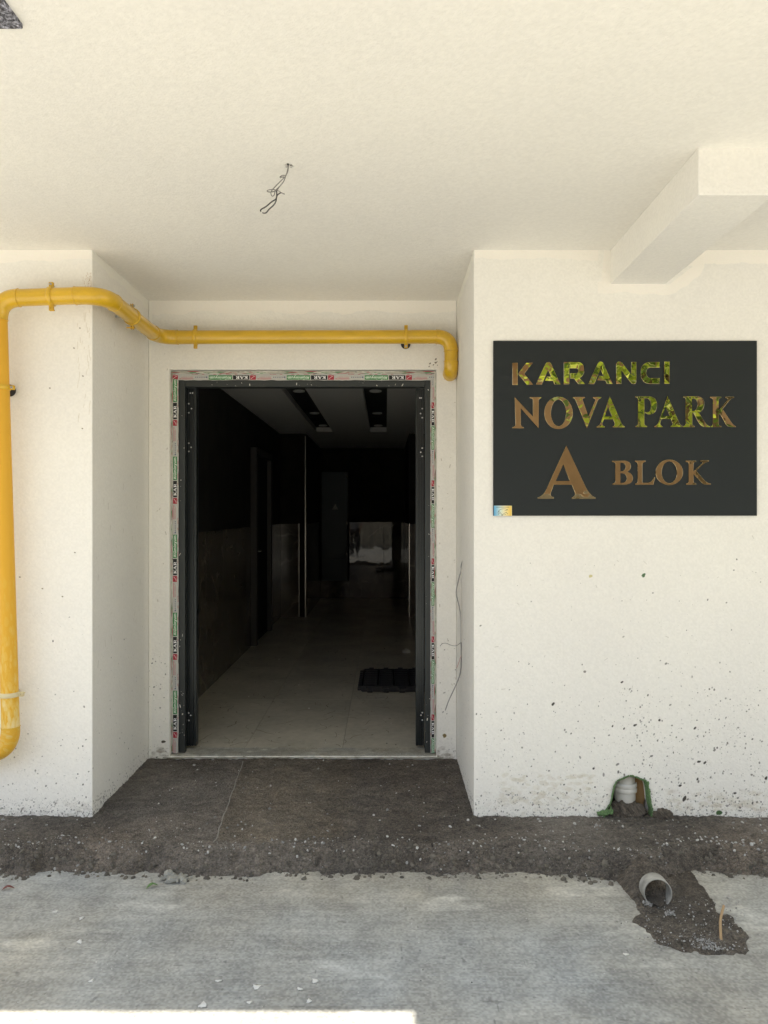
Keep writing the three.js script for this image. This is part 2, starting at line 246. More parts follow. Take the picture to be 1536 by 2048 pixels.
{
  const s = rect(LX + 0.001, RX - 0.001, -0.1, CEIL + 0.005); s.holes.push(rectPath(DX0, DX1, 0.012, DTOP));
  const g = new THREE.ExtrudeGeometry(s, { depth: 0.132, ...bev }).translate(0, 0, RZ - 0.136);
  mesh('wall', g, [recessMat, plaster], building).userData.label = 'recessed wall around the doorway';
}
// cavity behind the broken hole
mesh('hole_backing', box(1.0, 1.34, -0.09, 0.3, -0.19, -0.15), std({ color: lin(0.20, 0.17, 0.14), roughness: 1, bumpMap: rep(mortarB, 3), bumpScale: 0.01 }), building);
// overhanging ceiling: deeper on the right
{
  const s = new THREE.Shape([[-9, -1], [9, -1], [9, 2.5], [-0.36, 2.5], [-0.36, 1.93], [-9, 1.93]].map(([x, z]) => new THREE.Vector2(x, -z)));
  const g = new THREE.ExtrudeGeometry(s, { depth: 0.32, bevelEnabled: false }).rotateX(-Math.PI / 2).translate(0, CEIL, 0);
  mesh('ceiling', wuv(g), soffit, building).userData.label = 'cream plastered underside of the storey above';
  const u = new THREE.ExtrudeGeometry(s, { depth: 6, bevelEnabled: false }).rotateX(-Math.PI / 2).translate(0, CEIL + 0.325, 0);
  mesh('upper_storey', wuv(u), plaster, building);
}
mesh('beam', rbox(1.08, 1.343, 2.548, CEIL + 0.004, -0.02, 0.99, 0.005), plaster, building).userData.label = 'short boxed downstand under the ceiling by the right wall';
mesh('ceiling_panel', rbox(-2.6, -0.933, CEIL - 0.012, CEIL + 0.02, 1.632, 1.925, 0.003), std({ map: rep(tex(256, 256, (u, v) => { const k = 0.60 + (fbm(u * 30, v * 30, 3, 30, 170) - 0.5) * 1.1; return [k, k * 1.0, k * 1.07]; }), 5), bumpMap: rep(mortarB, 3), bumpScale: 0.02, roughness: 0.8 }), building).userData.label = 'grey rough stone strip let into the cream ceiling';
for (const [x0, x1] of [[-9, -3.4], [3.2, 9]]) mesh('wall', box(x0, x1, -0.1, CEIL, -0.98, 0), plaster, building);

// ------------------------------------------------------------------ entrance hall
const FL = 0.012, HC = 2.56, HX0 = -1.46, HX1 = 0.55, HE = -9.0, HP = -6.75;
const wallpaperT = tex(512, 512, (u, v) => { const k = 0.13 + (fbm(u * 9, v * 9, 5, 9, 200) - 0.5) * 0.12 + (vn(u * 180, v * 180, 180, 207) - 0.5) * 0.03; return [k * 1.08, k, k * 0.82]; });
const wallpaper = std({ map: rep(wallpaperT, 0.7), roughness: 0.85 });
const marbleT = tex(1024, 1024, (u, v) => { const w = fbm(u * 5, v * 5, 4, 5, 210), r = Math.abs(fbm(u * 4 + w * 1.5, v * 3 + w, 4, 0, 220) - 0.5), ve = Math.max(0, 1 - r * 26), k = 0.37 + (w - 0.5) * 0.26 + ve * 0.16 * vn(u * 9, v * 9, 9, 230); return [k * 1.08, k, k * 0.9]; });
const marbles = [[0, 0], [0.37, 0.21], [0.71, 0.5]].map(([a, b]) => new THREE.MeshPhysicalMaterial({ map: rep(marbleT, 0.7, 0.7, a, b), roughness: 0.16, bumpMap: rep(plasterBumpT, 0.2), bumpScale: 0.0004 }));
const polished = new THREE.MeshPhysicalMaterial({ map: rep(marbleT, 0.7, 0.7, 0.2, 0.8), color: lin(0.5, 0.5, 0.5), specularIntensity: 0.75, roughness: 0.02, bumpMap: rep(tex(256, 256, (u, v) => fbm(u * 8, v * 8, 2, 8, 280), false), 1.1), bumpScale: 0.0004 });
const hallCeil = std({ color: lin(0.72, 0.72, 0.70), roughness: 0.9 }), black = std({ color: lin(0.012, 0.012, 0.013), roughness: 0.7 });
const steel = std({ color: lin(0.75, 0.73, 0.68), metalness: 1, roughness: 0.22 });
const hall = (n, g, m, l) => { const o = mesh(n, g, m, building); if (l) o.userData.label = l; return o; };
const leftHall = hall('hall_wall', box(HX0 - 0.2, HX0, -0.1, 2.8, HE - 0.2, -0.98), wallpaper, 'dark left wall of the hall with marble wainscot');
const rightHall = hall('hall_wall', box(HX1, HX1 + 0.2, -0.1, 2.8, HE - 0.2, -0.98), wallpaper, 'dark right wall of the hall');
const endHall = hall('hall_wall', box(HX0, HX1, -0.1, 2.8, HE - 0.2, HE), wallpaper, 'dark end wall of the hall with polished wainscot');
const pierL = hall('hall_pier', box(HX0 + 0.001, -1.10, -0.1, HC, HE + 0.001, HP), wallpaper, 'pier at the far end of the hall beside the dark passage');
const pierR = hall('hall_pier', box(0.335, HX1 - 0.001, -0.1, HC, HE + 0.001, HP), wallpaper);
const WT = 1.305;
function panel(parent, x0, x1, z0, z1, m, y1 = WT) { mesh('marble_panel', rbox(x0, x1, FL + 0.001, y1, z0, z1, 0.0015), m, parent); }
{ let k = 0; for (const [a, b] of [[-0.99, -1.15], [-1.15, -1.80], [-1.80, -2.45], [-2.45, -3.10], [-3.10, -3.75], [-3.75, -4.46], [-5.62, -6.18], [-6.18, -6.735]]) panel(leftHall, HX0, HX0 + 0.012, b + 0.0015, a - 0.0015, marbles[k++ % 3]);
  for (let z = -0.99, i = 0; z > HP; z -= 0.65, i++) panel(rightHall, HX1 - 0.012, HX1, Math.max(z - 0.65, HP) + 0.0015, z - 0.0015, marbles[i % 3]);
  panel(pierL, HX0 + 0.013, -1.192, HP, HP + 0.012, marbles[1]); panel(pierR, 0.345, HX1 - 0.013, HP, HP + 0.012, marbles[2]);
  panel(pierL, -1.10, -1.088, HE + 0.02, HP - 0.002, marbles[0]); panel(pierR, 0.323, 0.335, HE + 0.02, HP - 0.002, marbles[1]);
  for (const [a, b] of [[-0.60, -0.02], [-0.02, 0.32]]) panel(endHall, a + 0.001, b - 0.001, HE, HE + 0.012, polished); panel(endHall, -1.086, -0.602, HE, HE + 0.012, polished, 0.31); }
mesh('corner_trim', box(-1.199, -1.188, FL, WT + 0.004, HP + 0.003, HP + 0.016), steel, pierL); mesh('corner_trim', box(-1.113, -1.099, FL, HC - 0.03, HP - 0.002, HP + 0.014), steel, pierL); mesh('corner_trim', box(0.332, 0.344, FL, WT + 0.004, HP + 0.002, HP + 0.016), steel, pierR);
// ceiling with two recessed slots
for (const [x0, x1] of [[HX0, -0.93], [-0.71, -0.20], [0.02, HX1]]) hall('hall_ceiling', box(x0, x1, HC, HC + 0.06, -6.5, -0.98), hallCeil);
hall('hall_ceiling', box(HX0, HX1, HC, HC + 0.06, HE, -6.501), hallCeil);
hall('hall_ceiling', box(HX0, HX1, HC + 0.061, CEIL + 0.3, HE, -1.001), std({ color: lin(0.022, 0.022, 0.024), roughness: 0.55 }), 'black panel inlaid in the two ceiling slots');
hall('roof', box(-2, 1, CEIL + 0.31, CEIL + 0.5, HE - 0.3, -1.0), black);  // unseen lid added over the hall to keep sky light from leaking in
{ const d = tag(group('recessed_downlight', [0, 0, 0]), 'small round unlit downlight in a dark slot of the hall ceiling', 'ceiling light', 'downlights in the hall ceiling slots');
  mesh('ring', new THREE.TorusGeometry(0.05, 0.008, 8, 28).rotateX(Math.PI / 2), std({ color: lin(0.6, 0.6, 0.58), roughness: 0.4 }), d); mesh('lens', new THREE.CylinderGeometry(0.049, 0.049, 0.012, 28).translate(0, 0.002, 0), std({ color: lin(0.75, 0.74, 0.7), roughness: 0.3 }), d);
  [[-0.82, -3.5], [-0.82, -5.05], [-0.82, -6.25], [-0.09, -3.5], [-0.09, -5.05], [-0.09, -6.25]].forEach(([x, z], i) => { let o = d; if (i) { o = d.clone(); o.name = numbered('recessed_downlight'); scene.add(o); } o.position.set(x, HC + 0.054, z); }); }
// inner doorway in the left hall wall
{ const m = std({ color: lin(0.05, 0.045, 0.042), roughness: 0.5 }), d = tag(group('inner_door', [HX0, FL, -5.04]), 'dark flush door with a raised surround in the left hall wall', 'door');
  mesh('door_leaf', box(0.0, 0.02, 0, 2.08, -0.46, 0.46), black, d); mesh('door_jamb', rbox(0, 0.07, 0, 2.16, 0.46, 0.56), m, d); mesh('door_jamb', rbox(0, 0.07, 0, 2.16, -0.56, -0.46), m, d); mesh('door_head', rbox(0, 0.07, 2.08, 2.16, -0.459, 0.459), m, d);
  mesh('handle', merge([cyl(V(0.02, 1.02, 0.38), V(0.07, 1.02, 0.38), 0.009, 10), cyl(V(0.065, 1.02, 0.39), V(0.065, 1.02, 0.27), 0.009, 10)]), steel, d); }
// electrical cabinet on the end wall
{ const m = std({ color: lin(0.055, 0.075, 0.09), roughness: 0.45 }), c = tag(group('electrical_cabinet', [-0.845, 0.32, HE]), 'tall blue grey electrical cabinet with a warning triangle on the hall end wall', 'cabinet');
  mesh('case', rbox(-0.22, 0.22, 0, 1.83, 0.001, 0.11), m, c); const dr = mesh('cabinet_door', rbox(-0.212, 0.208, 0.37, 1.82, 0.112, 0.126), m, c); mesh('lower_door', rbox(-0.212, 0.208, 0.01, 0.36, 0.112, 0.126), m, c);
  for (const y of [0.45, 0.97, 1.75]) mesh('hinge', cyl(V(0.205, y - 0.02, 0.128), V(0.205, y + 0.02, 0.128), 0.008, 10), steel, dr);
  mesh('warning_triangle', new THREE.ExtrudeGeometry(new THREE.Shape([new THREE.Vector2(-0.05, 0), new THREE.Vector2(0.05, 0), new THREE.Vector2(0, 0.09)]), { depth: 0.001, bevelEnabled: false }).translate(0.01, 1.2, 0.1265), std({ color: lin(0.6, 0.6, 0.55), roughness: 0.6 }), dr); }
// floor tiles
{ const ft = canvasTex(1024, 1024, (c, w, h) => { const im = c.createImageData(w, h), d = im.data; for (let y = 0, i = 0; y < h; y++) for (let x = 0; x < w; x++, i += 4) { const u = x / w, v = y / h, k = (0.77 + (fbm(u * 5, v * 5, 5, 5, 240) - 0.5) * 0.14 + (fbm(u * 60, v * 60, 3, 60, 247) - 0.5) * 0.07) * 255; d[i] = k * 1.03; d[i + 1] = k; d[i + 2] = k * 0.92; d[i + 3] = 255; } c.putImageData(im, 0, 0);
    for (let i = 0; i < 80; i++) { c.strokeStyle = `rgba(70,64,54,${.25 + rnd() * .5})`; c.lineWidth = rr(1, 3); let x = rr(0, w), y = rr(0, h), a = rr(0, 6); c.beginPath(); c.moveTo(x, y); for (let k = 0, n = rr(2, 9); k < n; k++) { a += rr(-.5, .5); x += Math.cos(a) * 12; y += Math.sin(a) * 12; c.lineTo(x, y); } c.stroke(); }
    for (let i = 0; i < 150; i++) { c.fillStyle = rnd() < .5 ? 'rgba(74,66,56,.5)' : 'rgba(222,218,206,.5)'; blob(c, rr(0, w), rr(0, h), rr(.8, 3.5), rr(1, 3), rr(0, 3)); } });
  const rt = tex(512, 512, (u, v) => 0.22 + 0.5 * fbm(u * 7, v * 7, 5, 7, 260), false);
  const fm = [0, 1, 2].map((i) => new THREE.MeshPhysicalMaterial({ map: rep(ft, 0.6, 0.6, i * 0.31, i * 0.17), roughness: 0.24 }));
  const fl = struct(mesh('hall_floor', box(HX0, HX1, -0.06, FL - 0.006, HE, -0.979), std({ color: lin(0.25, 0.24, 0.22), roughness: 0.9 })), 'grey tiled floor of the entrance hall', 'floor');
  for (let z = -0.985, r = 0; z > HE; z -= 1.2, r++) for (let x = HX0, i = 0; x < HX1; x += 0.6, i++) mesh('floor_tile', rbox(x + 0.001, Math.min(x + 0.6, HX1) - 0.001, FL - 0.008, FL, Math.max(z - 1.2, HE) + 0.001, z - 0.001, 0.001), fm[(i + r * 2) % 3], fl); }
{ const pts = []; const g = new THREE.PlaneGeometry(1.66, 0.165, 160, 16).rotateX(-Math.PI / 2).translate(-0.485, 0, -0.905), p = g.attributes.position, uv = g.attributes.uv;
  for (let i = 0; i < p.count; i++) { const x = p.getX(i); let z = p.getZ(i); if (z > -0.83) p.setZ(i, z = z - 0.012 + 0.016 * vn(x * 30, 5)); const e = sst(-0.862, -0.832, z); p.setY(i, FL + 0.006 + (fbm(x * 40, z * 40, 3) - 0.5) * 0.007 - e * 0.012); uv.setXY(i, x, z); } g.computeVertexNormals();
  struct(mesh('threshold', g, std({ map: rep(concreteT, 0.5), color: lin(0.98, 0.95, 0.88), roughness: 0.95, bumpMap: rep(mortarB, 2), bumpScale: 0.005 })), 'pale mortar threshold strip under the door frame', 'threshold'); }

// ------------------------------------------------------------------ door frame with protective tape
const anth = std({ color: lin(0.040, 0.046, 0.046), metalness: 0.25, roughness: 0.42 }), anthGloss = std({ color: lin(0.030, 0.036, 0.038), metalness: 0.4, roughness: 0.28 });
const tapeT = canvasTex(1024, 96, (c, w, h) => {
  c.fillStyle = 'rgb(188,187,182)'; c.fillRect(0, 0, w, h);
  c.fillStyle = 'rgb(168,40,58)'; c.fillRect(8, 8, 78, 64); c.strokeStyle = '#e9d8d8'; c.lineWidth = 6; c.beginPath(); c.moveTo(18, 60); c.quadraticCurveTo(50, 50, 74, 18); c.stroke();
  c.fillStyle = 'rgb(16,18,20)'; c.fillRect(96, 8, 214, 64); c.fillStyle = '#fff'; c.font = 'bold 62px serif'; c.save(); c.translate(112, 62); c.scale(1.18, 1); c.fillText('KAR', 0, 0); c.restore();
  c.fillStyle = 'rgb(58,132,70)'; c.fillRect(322, 8, 306, 64); c.fillStyle = '#eef4ea'; c.font = 'bold 54px sans-serif'; c.fillText('Alüminyum', 332, 56, 286);
  c.fillStyle = 'rgb(92,104,128)'; for (let i = 0; i < 7; i++) { c.beginPath(); c.arc(656 + i * 24, 44, i ? 7 : 11, 0, 7); c.fill(); }
  c.fillStyle = 'rgb(190,132,132)'; c.fillRect(830, 14, 186, 14); c.fillRect(830, 40, 160, 8); c.fillStyle = 'rgb(170,60,70)'; for (let i = 0; i < 12; i++) c.fillRect(rr(0, 980), 82, 34, 6);
  for (let i = 0; i < 160; i++) { c.fillStyle = `rgba(${200 + rnd() * 30},${198 + rnd() * 30},${188 + rnd() * 30},${rnd() * .8})`; blob(c, rr(0, w), rr(0, h), rr(1, 5), rr(1, 3), rr(-1, 1)); }
});
const tapeM = std({ map: tapeT, roughness: 0.55 });
const scrapT = canvasTex(1024, 64, (c, w, h) => { c.fillStyle = 'rgb(176,172,160)'; c.fillRect(0, 0, w, h); for (let i = 0; i < 70; i++) { const q = rnd(); c.fillStyle = q < .25 ? 'rgba(84,138,92,.8)' : q < .4 ? 'rgba(170,70,78,.7)' : q < .5 ? 'rgba(40,40,42,.8)' : 'rgba(214,210,200,.9)'; blob(c, rr(0, w), rr(0, h), rr(4, 14), rr(1.5, 6), rr(-.1, .1), 14); } });
const scrapM = std({ map: scrapT, roughness: 0.8 });
const frame = tag(group('door_frame', [0, FL, -0.9]), 'anthracite aluminium door frame with printed white and green protective tape', 'door frame');
function strip(x0, x1, y0, y1, z, dir, m, name, par, per = 0.465) {   // a flat tape with u running along it; dir 'up' | 'down' | 'left'; its edges are torn
  const along = dir === 'left' ? x1 - x0 : y1 - y0, n = Math.round(along / 0.008), g = new THREE.PlaneGeometry(1, 1, n, 4), p = g.attributes.position, uv = g.attributes.uv, o = rnd() * 50;
  for (let i = 0; i < p.count; i++) {
    const t = p.getX(i) + 0.5, s = p.getY(i) + 0.5; const j = (s > 0.9 || s < 0.1) ? (fbm(t * along * 26 + o, s * 9 + o, 3) - 0.5) * 0.16 : 0;
    const w = dir === 'left' ? y1 - y0 : x1 - x0, cross = (s + j) * w, lift = 0.0006 + 0.0016 * fbm(t * along * 18 + o, s * 3, 3);
    if (dir === 'up') p.setXYZ(i, x1 - cross, y0 + t * along, z + lift); else if (dir === 'down') p.setXYZ(i, x0 + cross, y1 - t * along, z + lift); else p.setXYZ(i, x1 - t * along, y1 - cross, z + lift);
    uv.setXY(i, t * along / per + o, s);
  }
  g.computeVertexNormals(); return mesh(name, g, m, par);
}
{
  const zf = 0.028, y1 = DTOP - FL;                       // local: front of the frame
  const J = (x0, x1, ya, yb, z0, z1, n, m = anth) => mesh(n, rbox(x0, x1, ya, yb, z0, z1, 0.0025), m, frame);
  const jl = J(-1.262, -1.196, 0.006, y1 - 0.02, -0.022, zf - 0.012, 'jamb'), jr = J(0.238, 0.294, 0.006, y1 - 0.02, -0.022, zf - 0.012, 'jamb'), hd = J(-1.1955, 0.2375, y1 - 0.094, y1 - 0.02, -0.05, zf - 0.012, 'head');
  const fl = J(-1.268, -1.232, 0.008, y1 - 0.016, zf - 0.0115, zf, 'flange'), fr = J(0.272, 0.298, 0.008, y1 - 0.016, zf - 0.0115, zf, 'flange'), ft = J(-1.2315, 0.2715, y1 - 0.058, y1 - 0.016, zf - 0.0115, zf, 'flange');
  strip(-1.266, -1.231, 0.01, y1 - 0.05, zf, 'up', tapeM, 'tape', fl); strip(0.271, 0.296, 0.01, y1 - 0.05, zf, 'down', tapeM, 'tape', fr); strip(-1.266, 0.296, y1 - 0.058, y1 - 0.018, zf, 'left', tapeM, 'tape', ft);
  strip(-1.274, -1.264, 0.02, y1 - 0.006, zf + 0.004, 'up', scrapM, 'torn_tape', fl, 0.7); strip(0.293, 0.304, 0.02, y1 - 0.006, zf + 0.004, 'down', scrapM, 'torn_tape', fr, 0.7); strip(-1.274, 0.304, y1 - 0.02, y1 - 0.004, zf + 0.004, 'left', scrapM, 'torn_tape', ft, 0.7);
  function post(x0, x1, ya, yb, flip) {
    const w = x1 - x0, sh = new THREE.Shape(); sh.moveTo(0, 0); sh.lineTo(w, 0); sh.lineTo(w, 0.05); const gr = 3, gw = 0.0075, st = w * 0.66 / gr; for (let i = gr - 1; i >= 0; i--) { const a = w * 0.24 + i * st; sh.lineTo(a + gw, 0.05); sh.lineTo(a + gw, 0.042); sh.lineTo(a, 0.042); sh.lineTo(a, 0.05); } sh.lineTo(0, 0.05); sh.closePath();
    const g = new THREE.ExtrudeGeometry(sh, { depth: yb - ya, bevelEnabled: false }).rotateX(-Math.PI / 2).scale(1, 1, -1); // depth up, profile towards +z
    g.index || g.computeVertexNormals(); const pg = g.attributes.position; const ix = []; for (let i = 0; i < pg.count; i += 3) ix.push(i, i + 2, i + 1); g.setIndex(ix); const q = g.toNonIndexed(); q.computeVertexNormals();
    const o = mesh('post', q.translate(x0, ya, -0.105), anthGloss, frame);
    const sc = new THREE.SphereGeometry(0.0048, 10, 6).scale(1, 1, 0.5), sm = std({ color: lin(0.8, 0.8, 0.78), metalness: 0.3, roughness: 0.35 });
    const dots = [[0.35, yb - 0.12], [0.7, yb - 0.15], [0.35, yb - 0.175], [0.35, yb - 0.36], [0.65, yb - 0.385], [0.35, yb - 0.41], [0.35, ya + 0.20], [0.6, ya + 0.185], [0.35, ya + 0.155], [0.55, yb - 0.055], [0.85, yb - 0.055]];
    for (const [a, y] of dots) mesh('screw', sc.clone().translate(x0 + (flip ? 1 - a * 0.6 : a * 0.75) * w, y, -0.0545), sm, o);
    return o;
  }
  post(-1.208, -1.146, 0.026, 2.225, false); post(0.187, 0.237, 0.028, 2.195, true);
  const chip = std({ color: lin(0.72, 0.7, 0.64), roughness: 0.9 }); const cg = [];
  for (let i = 0; i < 60; i++) { const s = rnd(), z = zf - 0.0115; let x, y; if (s < .4) { x = rr(-1.229, -1.198); y = rnd() < .5 ? rr(0.03, .4) : rr(0.03, 2.2); } else if (s < .7) { x = rr(.24, .27); y = rnd() < .5 ? rr(0.03, .4) : rr(0.03, 2.2); } else { x = rr(-1.18, .22); y = y1 - rr(.062, .09); } cg.push(new THREE.SphereGeometry(.0007 + .0028 * rnd() ** 3, 5, 4).scale(rr(.5, 1.4), rr(.8, 4), 0.3).rotateZ(rr(-1, 1)).translate(x, y, z)); }
  const ck = mesh('plaster_flecks', merge(cg), chip, frame); ck.userData.kind = 'stuff';
}
// ------------------------------------------------------------------ gas pipe
const yellowT = tex(512, 512, (u, v) => { const k = 1 + (fbm(u * 6, v * 6, 4, 6, 300) - 0.5) * 0.12 + (vn(u * 200, v * 200, 200, 305) - 0.5) * 0.03; return [0.85 * k, 0.68 * k, 0.14 * k]; });
const yellow = new THREE.MeshPhysicalMaterial({ map: rep(yellowT, 1.5), roughness: 0.28, clearcoat: 0.45, clearcoatRoughness: 0.2 });
const yellowDirty = (() => { const t = canvasTex(256, 1024, (c, w, h) => { c.fillStyle = 'rgb(222,167,34)'; c.fillRect(0, 0, w, h); for (let i = 0; i < 900; i++) { const y = h * (1 - Math.pow(rnd(), 1.9) * 0.38), q = clamp((y / h - 0.62) / 0.38); c.fillStyle = `rgba(230,208,150,${0.04 + 0.4 * rnd() * q})`; blob(c, rr(0, w), y, rr(2, 15), rr(.3, .9), 0, 14); } }); return new THREE.MeshPhysicalMaterial({ map: t, roughness: 0.5 }); })();
const elbowDirty = (() => { const t = canvasTex(512, 256, (c, w, h) => { c.fillStyle = 'rgb(218,166,40)'; c.fillRect(0, 0, w, h); for (let i = 0; i < 420; i++) { c.fillStyle = `rgba(${210 + rnd() * 20},${194 + rnd() * 16},${150 + rnd() * 24},${0.05 + 0.4 * rnd() * rnd()})`; blob(c, rr(0, w), rr(0, h), rr(2, 16), rr(.5, 2), rr(0, 3), 14); } }); return new THREE.MeshPhysicalMaterial({ map: t, roughness: 0.55 }); })();
const dustyYellow = std({ color: lin(0.70, 0.60, 0.36), roughness: 0.8 }), zinc = std({ color: lin(0.5, 0.52, 0.52), metalness: 0.8, roughness: 0.35 }), rubber = std({ color: lin(0.02, 0.02, 0.025), roughness: 0.7 });
const gas = tag(group('gas_pipe'), 'yellow painted gas pipe running round the recess above the doorway', 'pipe');
{
  const r = 0.0395, P = [V(-2.7, 0.33, 0.09), V(-1.742, 0.33, 0.09), V(-1.806, 2.452, 0.09), V(-1.312, 2.47, 0.09), V(-1.312, 2.472, -0.752), V(0.383, 2.475, -0.752), V(0.383, 2.272, -0.752), V(0.383, 2.272, -0.97)], R = [0, 0.125, 0.10, 0.13, 0.11, 0.085, 0.06, 0];
  let from = P[0];
  for (let i = 1; i < P.length; i++) {
    const d = V().subVectors(P[i], P[i - 1]).normalize(), end = P[i].clone().addScaledVector(d, -R[i]), m = i === 2 ? yellowDirty : yellow;
    const g = cyl(from, end, r, 32, true); if (i === 2) { const uv = g.attributes.uv, L = from.distanceTo(end); for (let k = 0; k < uv.count; k++) uv.setXY(k, uv.getX(k) / (2 * Math.PI * r), uv.getY(k) / L); }
    mesh('pipe_length', g, m, gas);
    if (i === P.length - 1) break;
    const d2 = V().subVectors(P[i + 1], P[i]).normalize(), out = P[i].clone().addScaledVector(d2, R[i]), pts = [];
    for (let k = 0; k <= 14; k++) { const t = k / 14; pts.push(end.clone().multiplyScalar((1 - t) ** 2).addScaledVector(P[i], 2 * t * (1 - t)).addScaledVector(out, t * t)); }
    mesh('elbow', new THREE.TubeGeometry(new THREE.CatmullRomCurve3(pts), 24, r + 0.0018, 32), i === 1 ? elbowDirty : yellow, gas);
    for (const [q, dd] of [[end, d], [out, d2]]) mesh('weld_bead', new THREE.TorusGeometry(r + 0.0012, 0.0026, 6, 36).applyQuaternion(new THREE.Quaternion().setFromUnitVectors(V(0, 0, 1), dd)).translate(q.x, q.y, q.z), yellow, gas);
    from = out;
  }
  function clamp_(pos, axis, side, wall, mat, rose) {     // band round the pipe, two ears along side, a stud to the wall
    const c = group('pipe_clamp', [0, 0, 0], gas), b = new THREE.LatheGeometry([[r + 0.001, -0.011], [r + 0.0055, -0.010], [r + 0.0062, 0], [r + 0.0055, 0.010], [r + 0.001, 0.011]].map(([a, y]) => new THREE.Vector2(a, y)), 36);
    const q = new THREE.Quaternion().setFromUnitVectors(V(0, 1, 0), axis), w = wall.clone(); mesh('band', b.applyQuaternion(q).translate(pos.x, pos.y, pos.z), mat, c);
    const basis = new THREE.Matrix4().makeBasis(side, axis, V().crossVectors(side, axis));
    for (const s of [1, -1]) {
      const e = pos.clone().addScaledVector(side, s * (r + 0.014)); for (const k of [1, -1]) { const ear = new RoundedBoxGeometry(0.026, 0.02, 0.003, 2, 0.001).applyMatrix4(basis); const o = e.clone().addScaledVector(w, k * 0.005); mesh('ear', ear.translate(o.x, o.y, o.z), mat, c); }
      const h = e.clone().addScaledVector(side, s * 0.003); mesh('bolt', merge([cyl(h.clone().addScaledVector(w, -0.012), h.clone().addScaledVector(w, 0.03), 0.0032, 8), cyl(h.clone().addScaledVector(w, -0.012), h.clone().addScaledVector(w, -0.0066), 0.0062, 6)]), s > 0 && rose !== 2 ? zinc : mat, c);
    }
    mesh('stud', cyl(pos.clone().addScaledVector(w, r), pos.clone().addScaledVector(w, 0.088), 0.005, 10), zinc, c);
    if (rose === 1) { const o = pos.clone().addScaledVector(side, r * (wall.z < 0 && pos.x > 0 ? 0.62 : 0.08)).addScaledVector(w, 0.082); mesh('rosette', new THREE.CylinderGeometry(0.028, 0.028, 0.006, 28).applyQuaternion(new THREE.Quaternion().setFromUnitVectors(V(0, 1, 0), w)).translate(o.x, o.y, o.z), rubber, c); }
  }
  const X = V(1, 0, 0), Y = V(0, 1, 0), Z = V(0, 0, 1), nZ = V(0, 0, -1);
  clamp_(V(-1.555, 2.461, 0.09), X, Y, nZ, yellow, 0); clamp_(V(-1.7935, 2.037, 0.09), Y, X, nZ, yellow, 1); clamp_(V(-1.312, 2.471, -0.30), Z, Y, V(-1, 0, 0), yellow, 0);
  clamp_(V(-1.099, 2.473, -0.752), X, Y, nZ, yellow, 2); clamp_(V(0.122, 2.475, -0.752), X, V(0, -1, 0), nZ, yellow, 1); clamp_(V(-1.7505, 0.608, 0.09), Y, X, nZ, dustyYellow, 2);
}
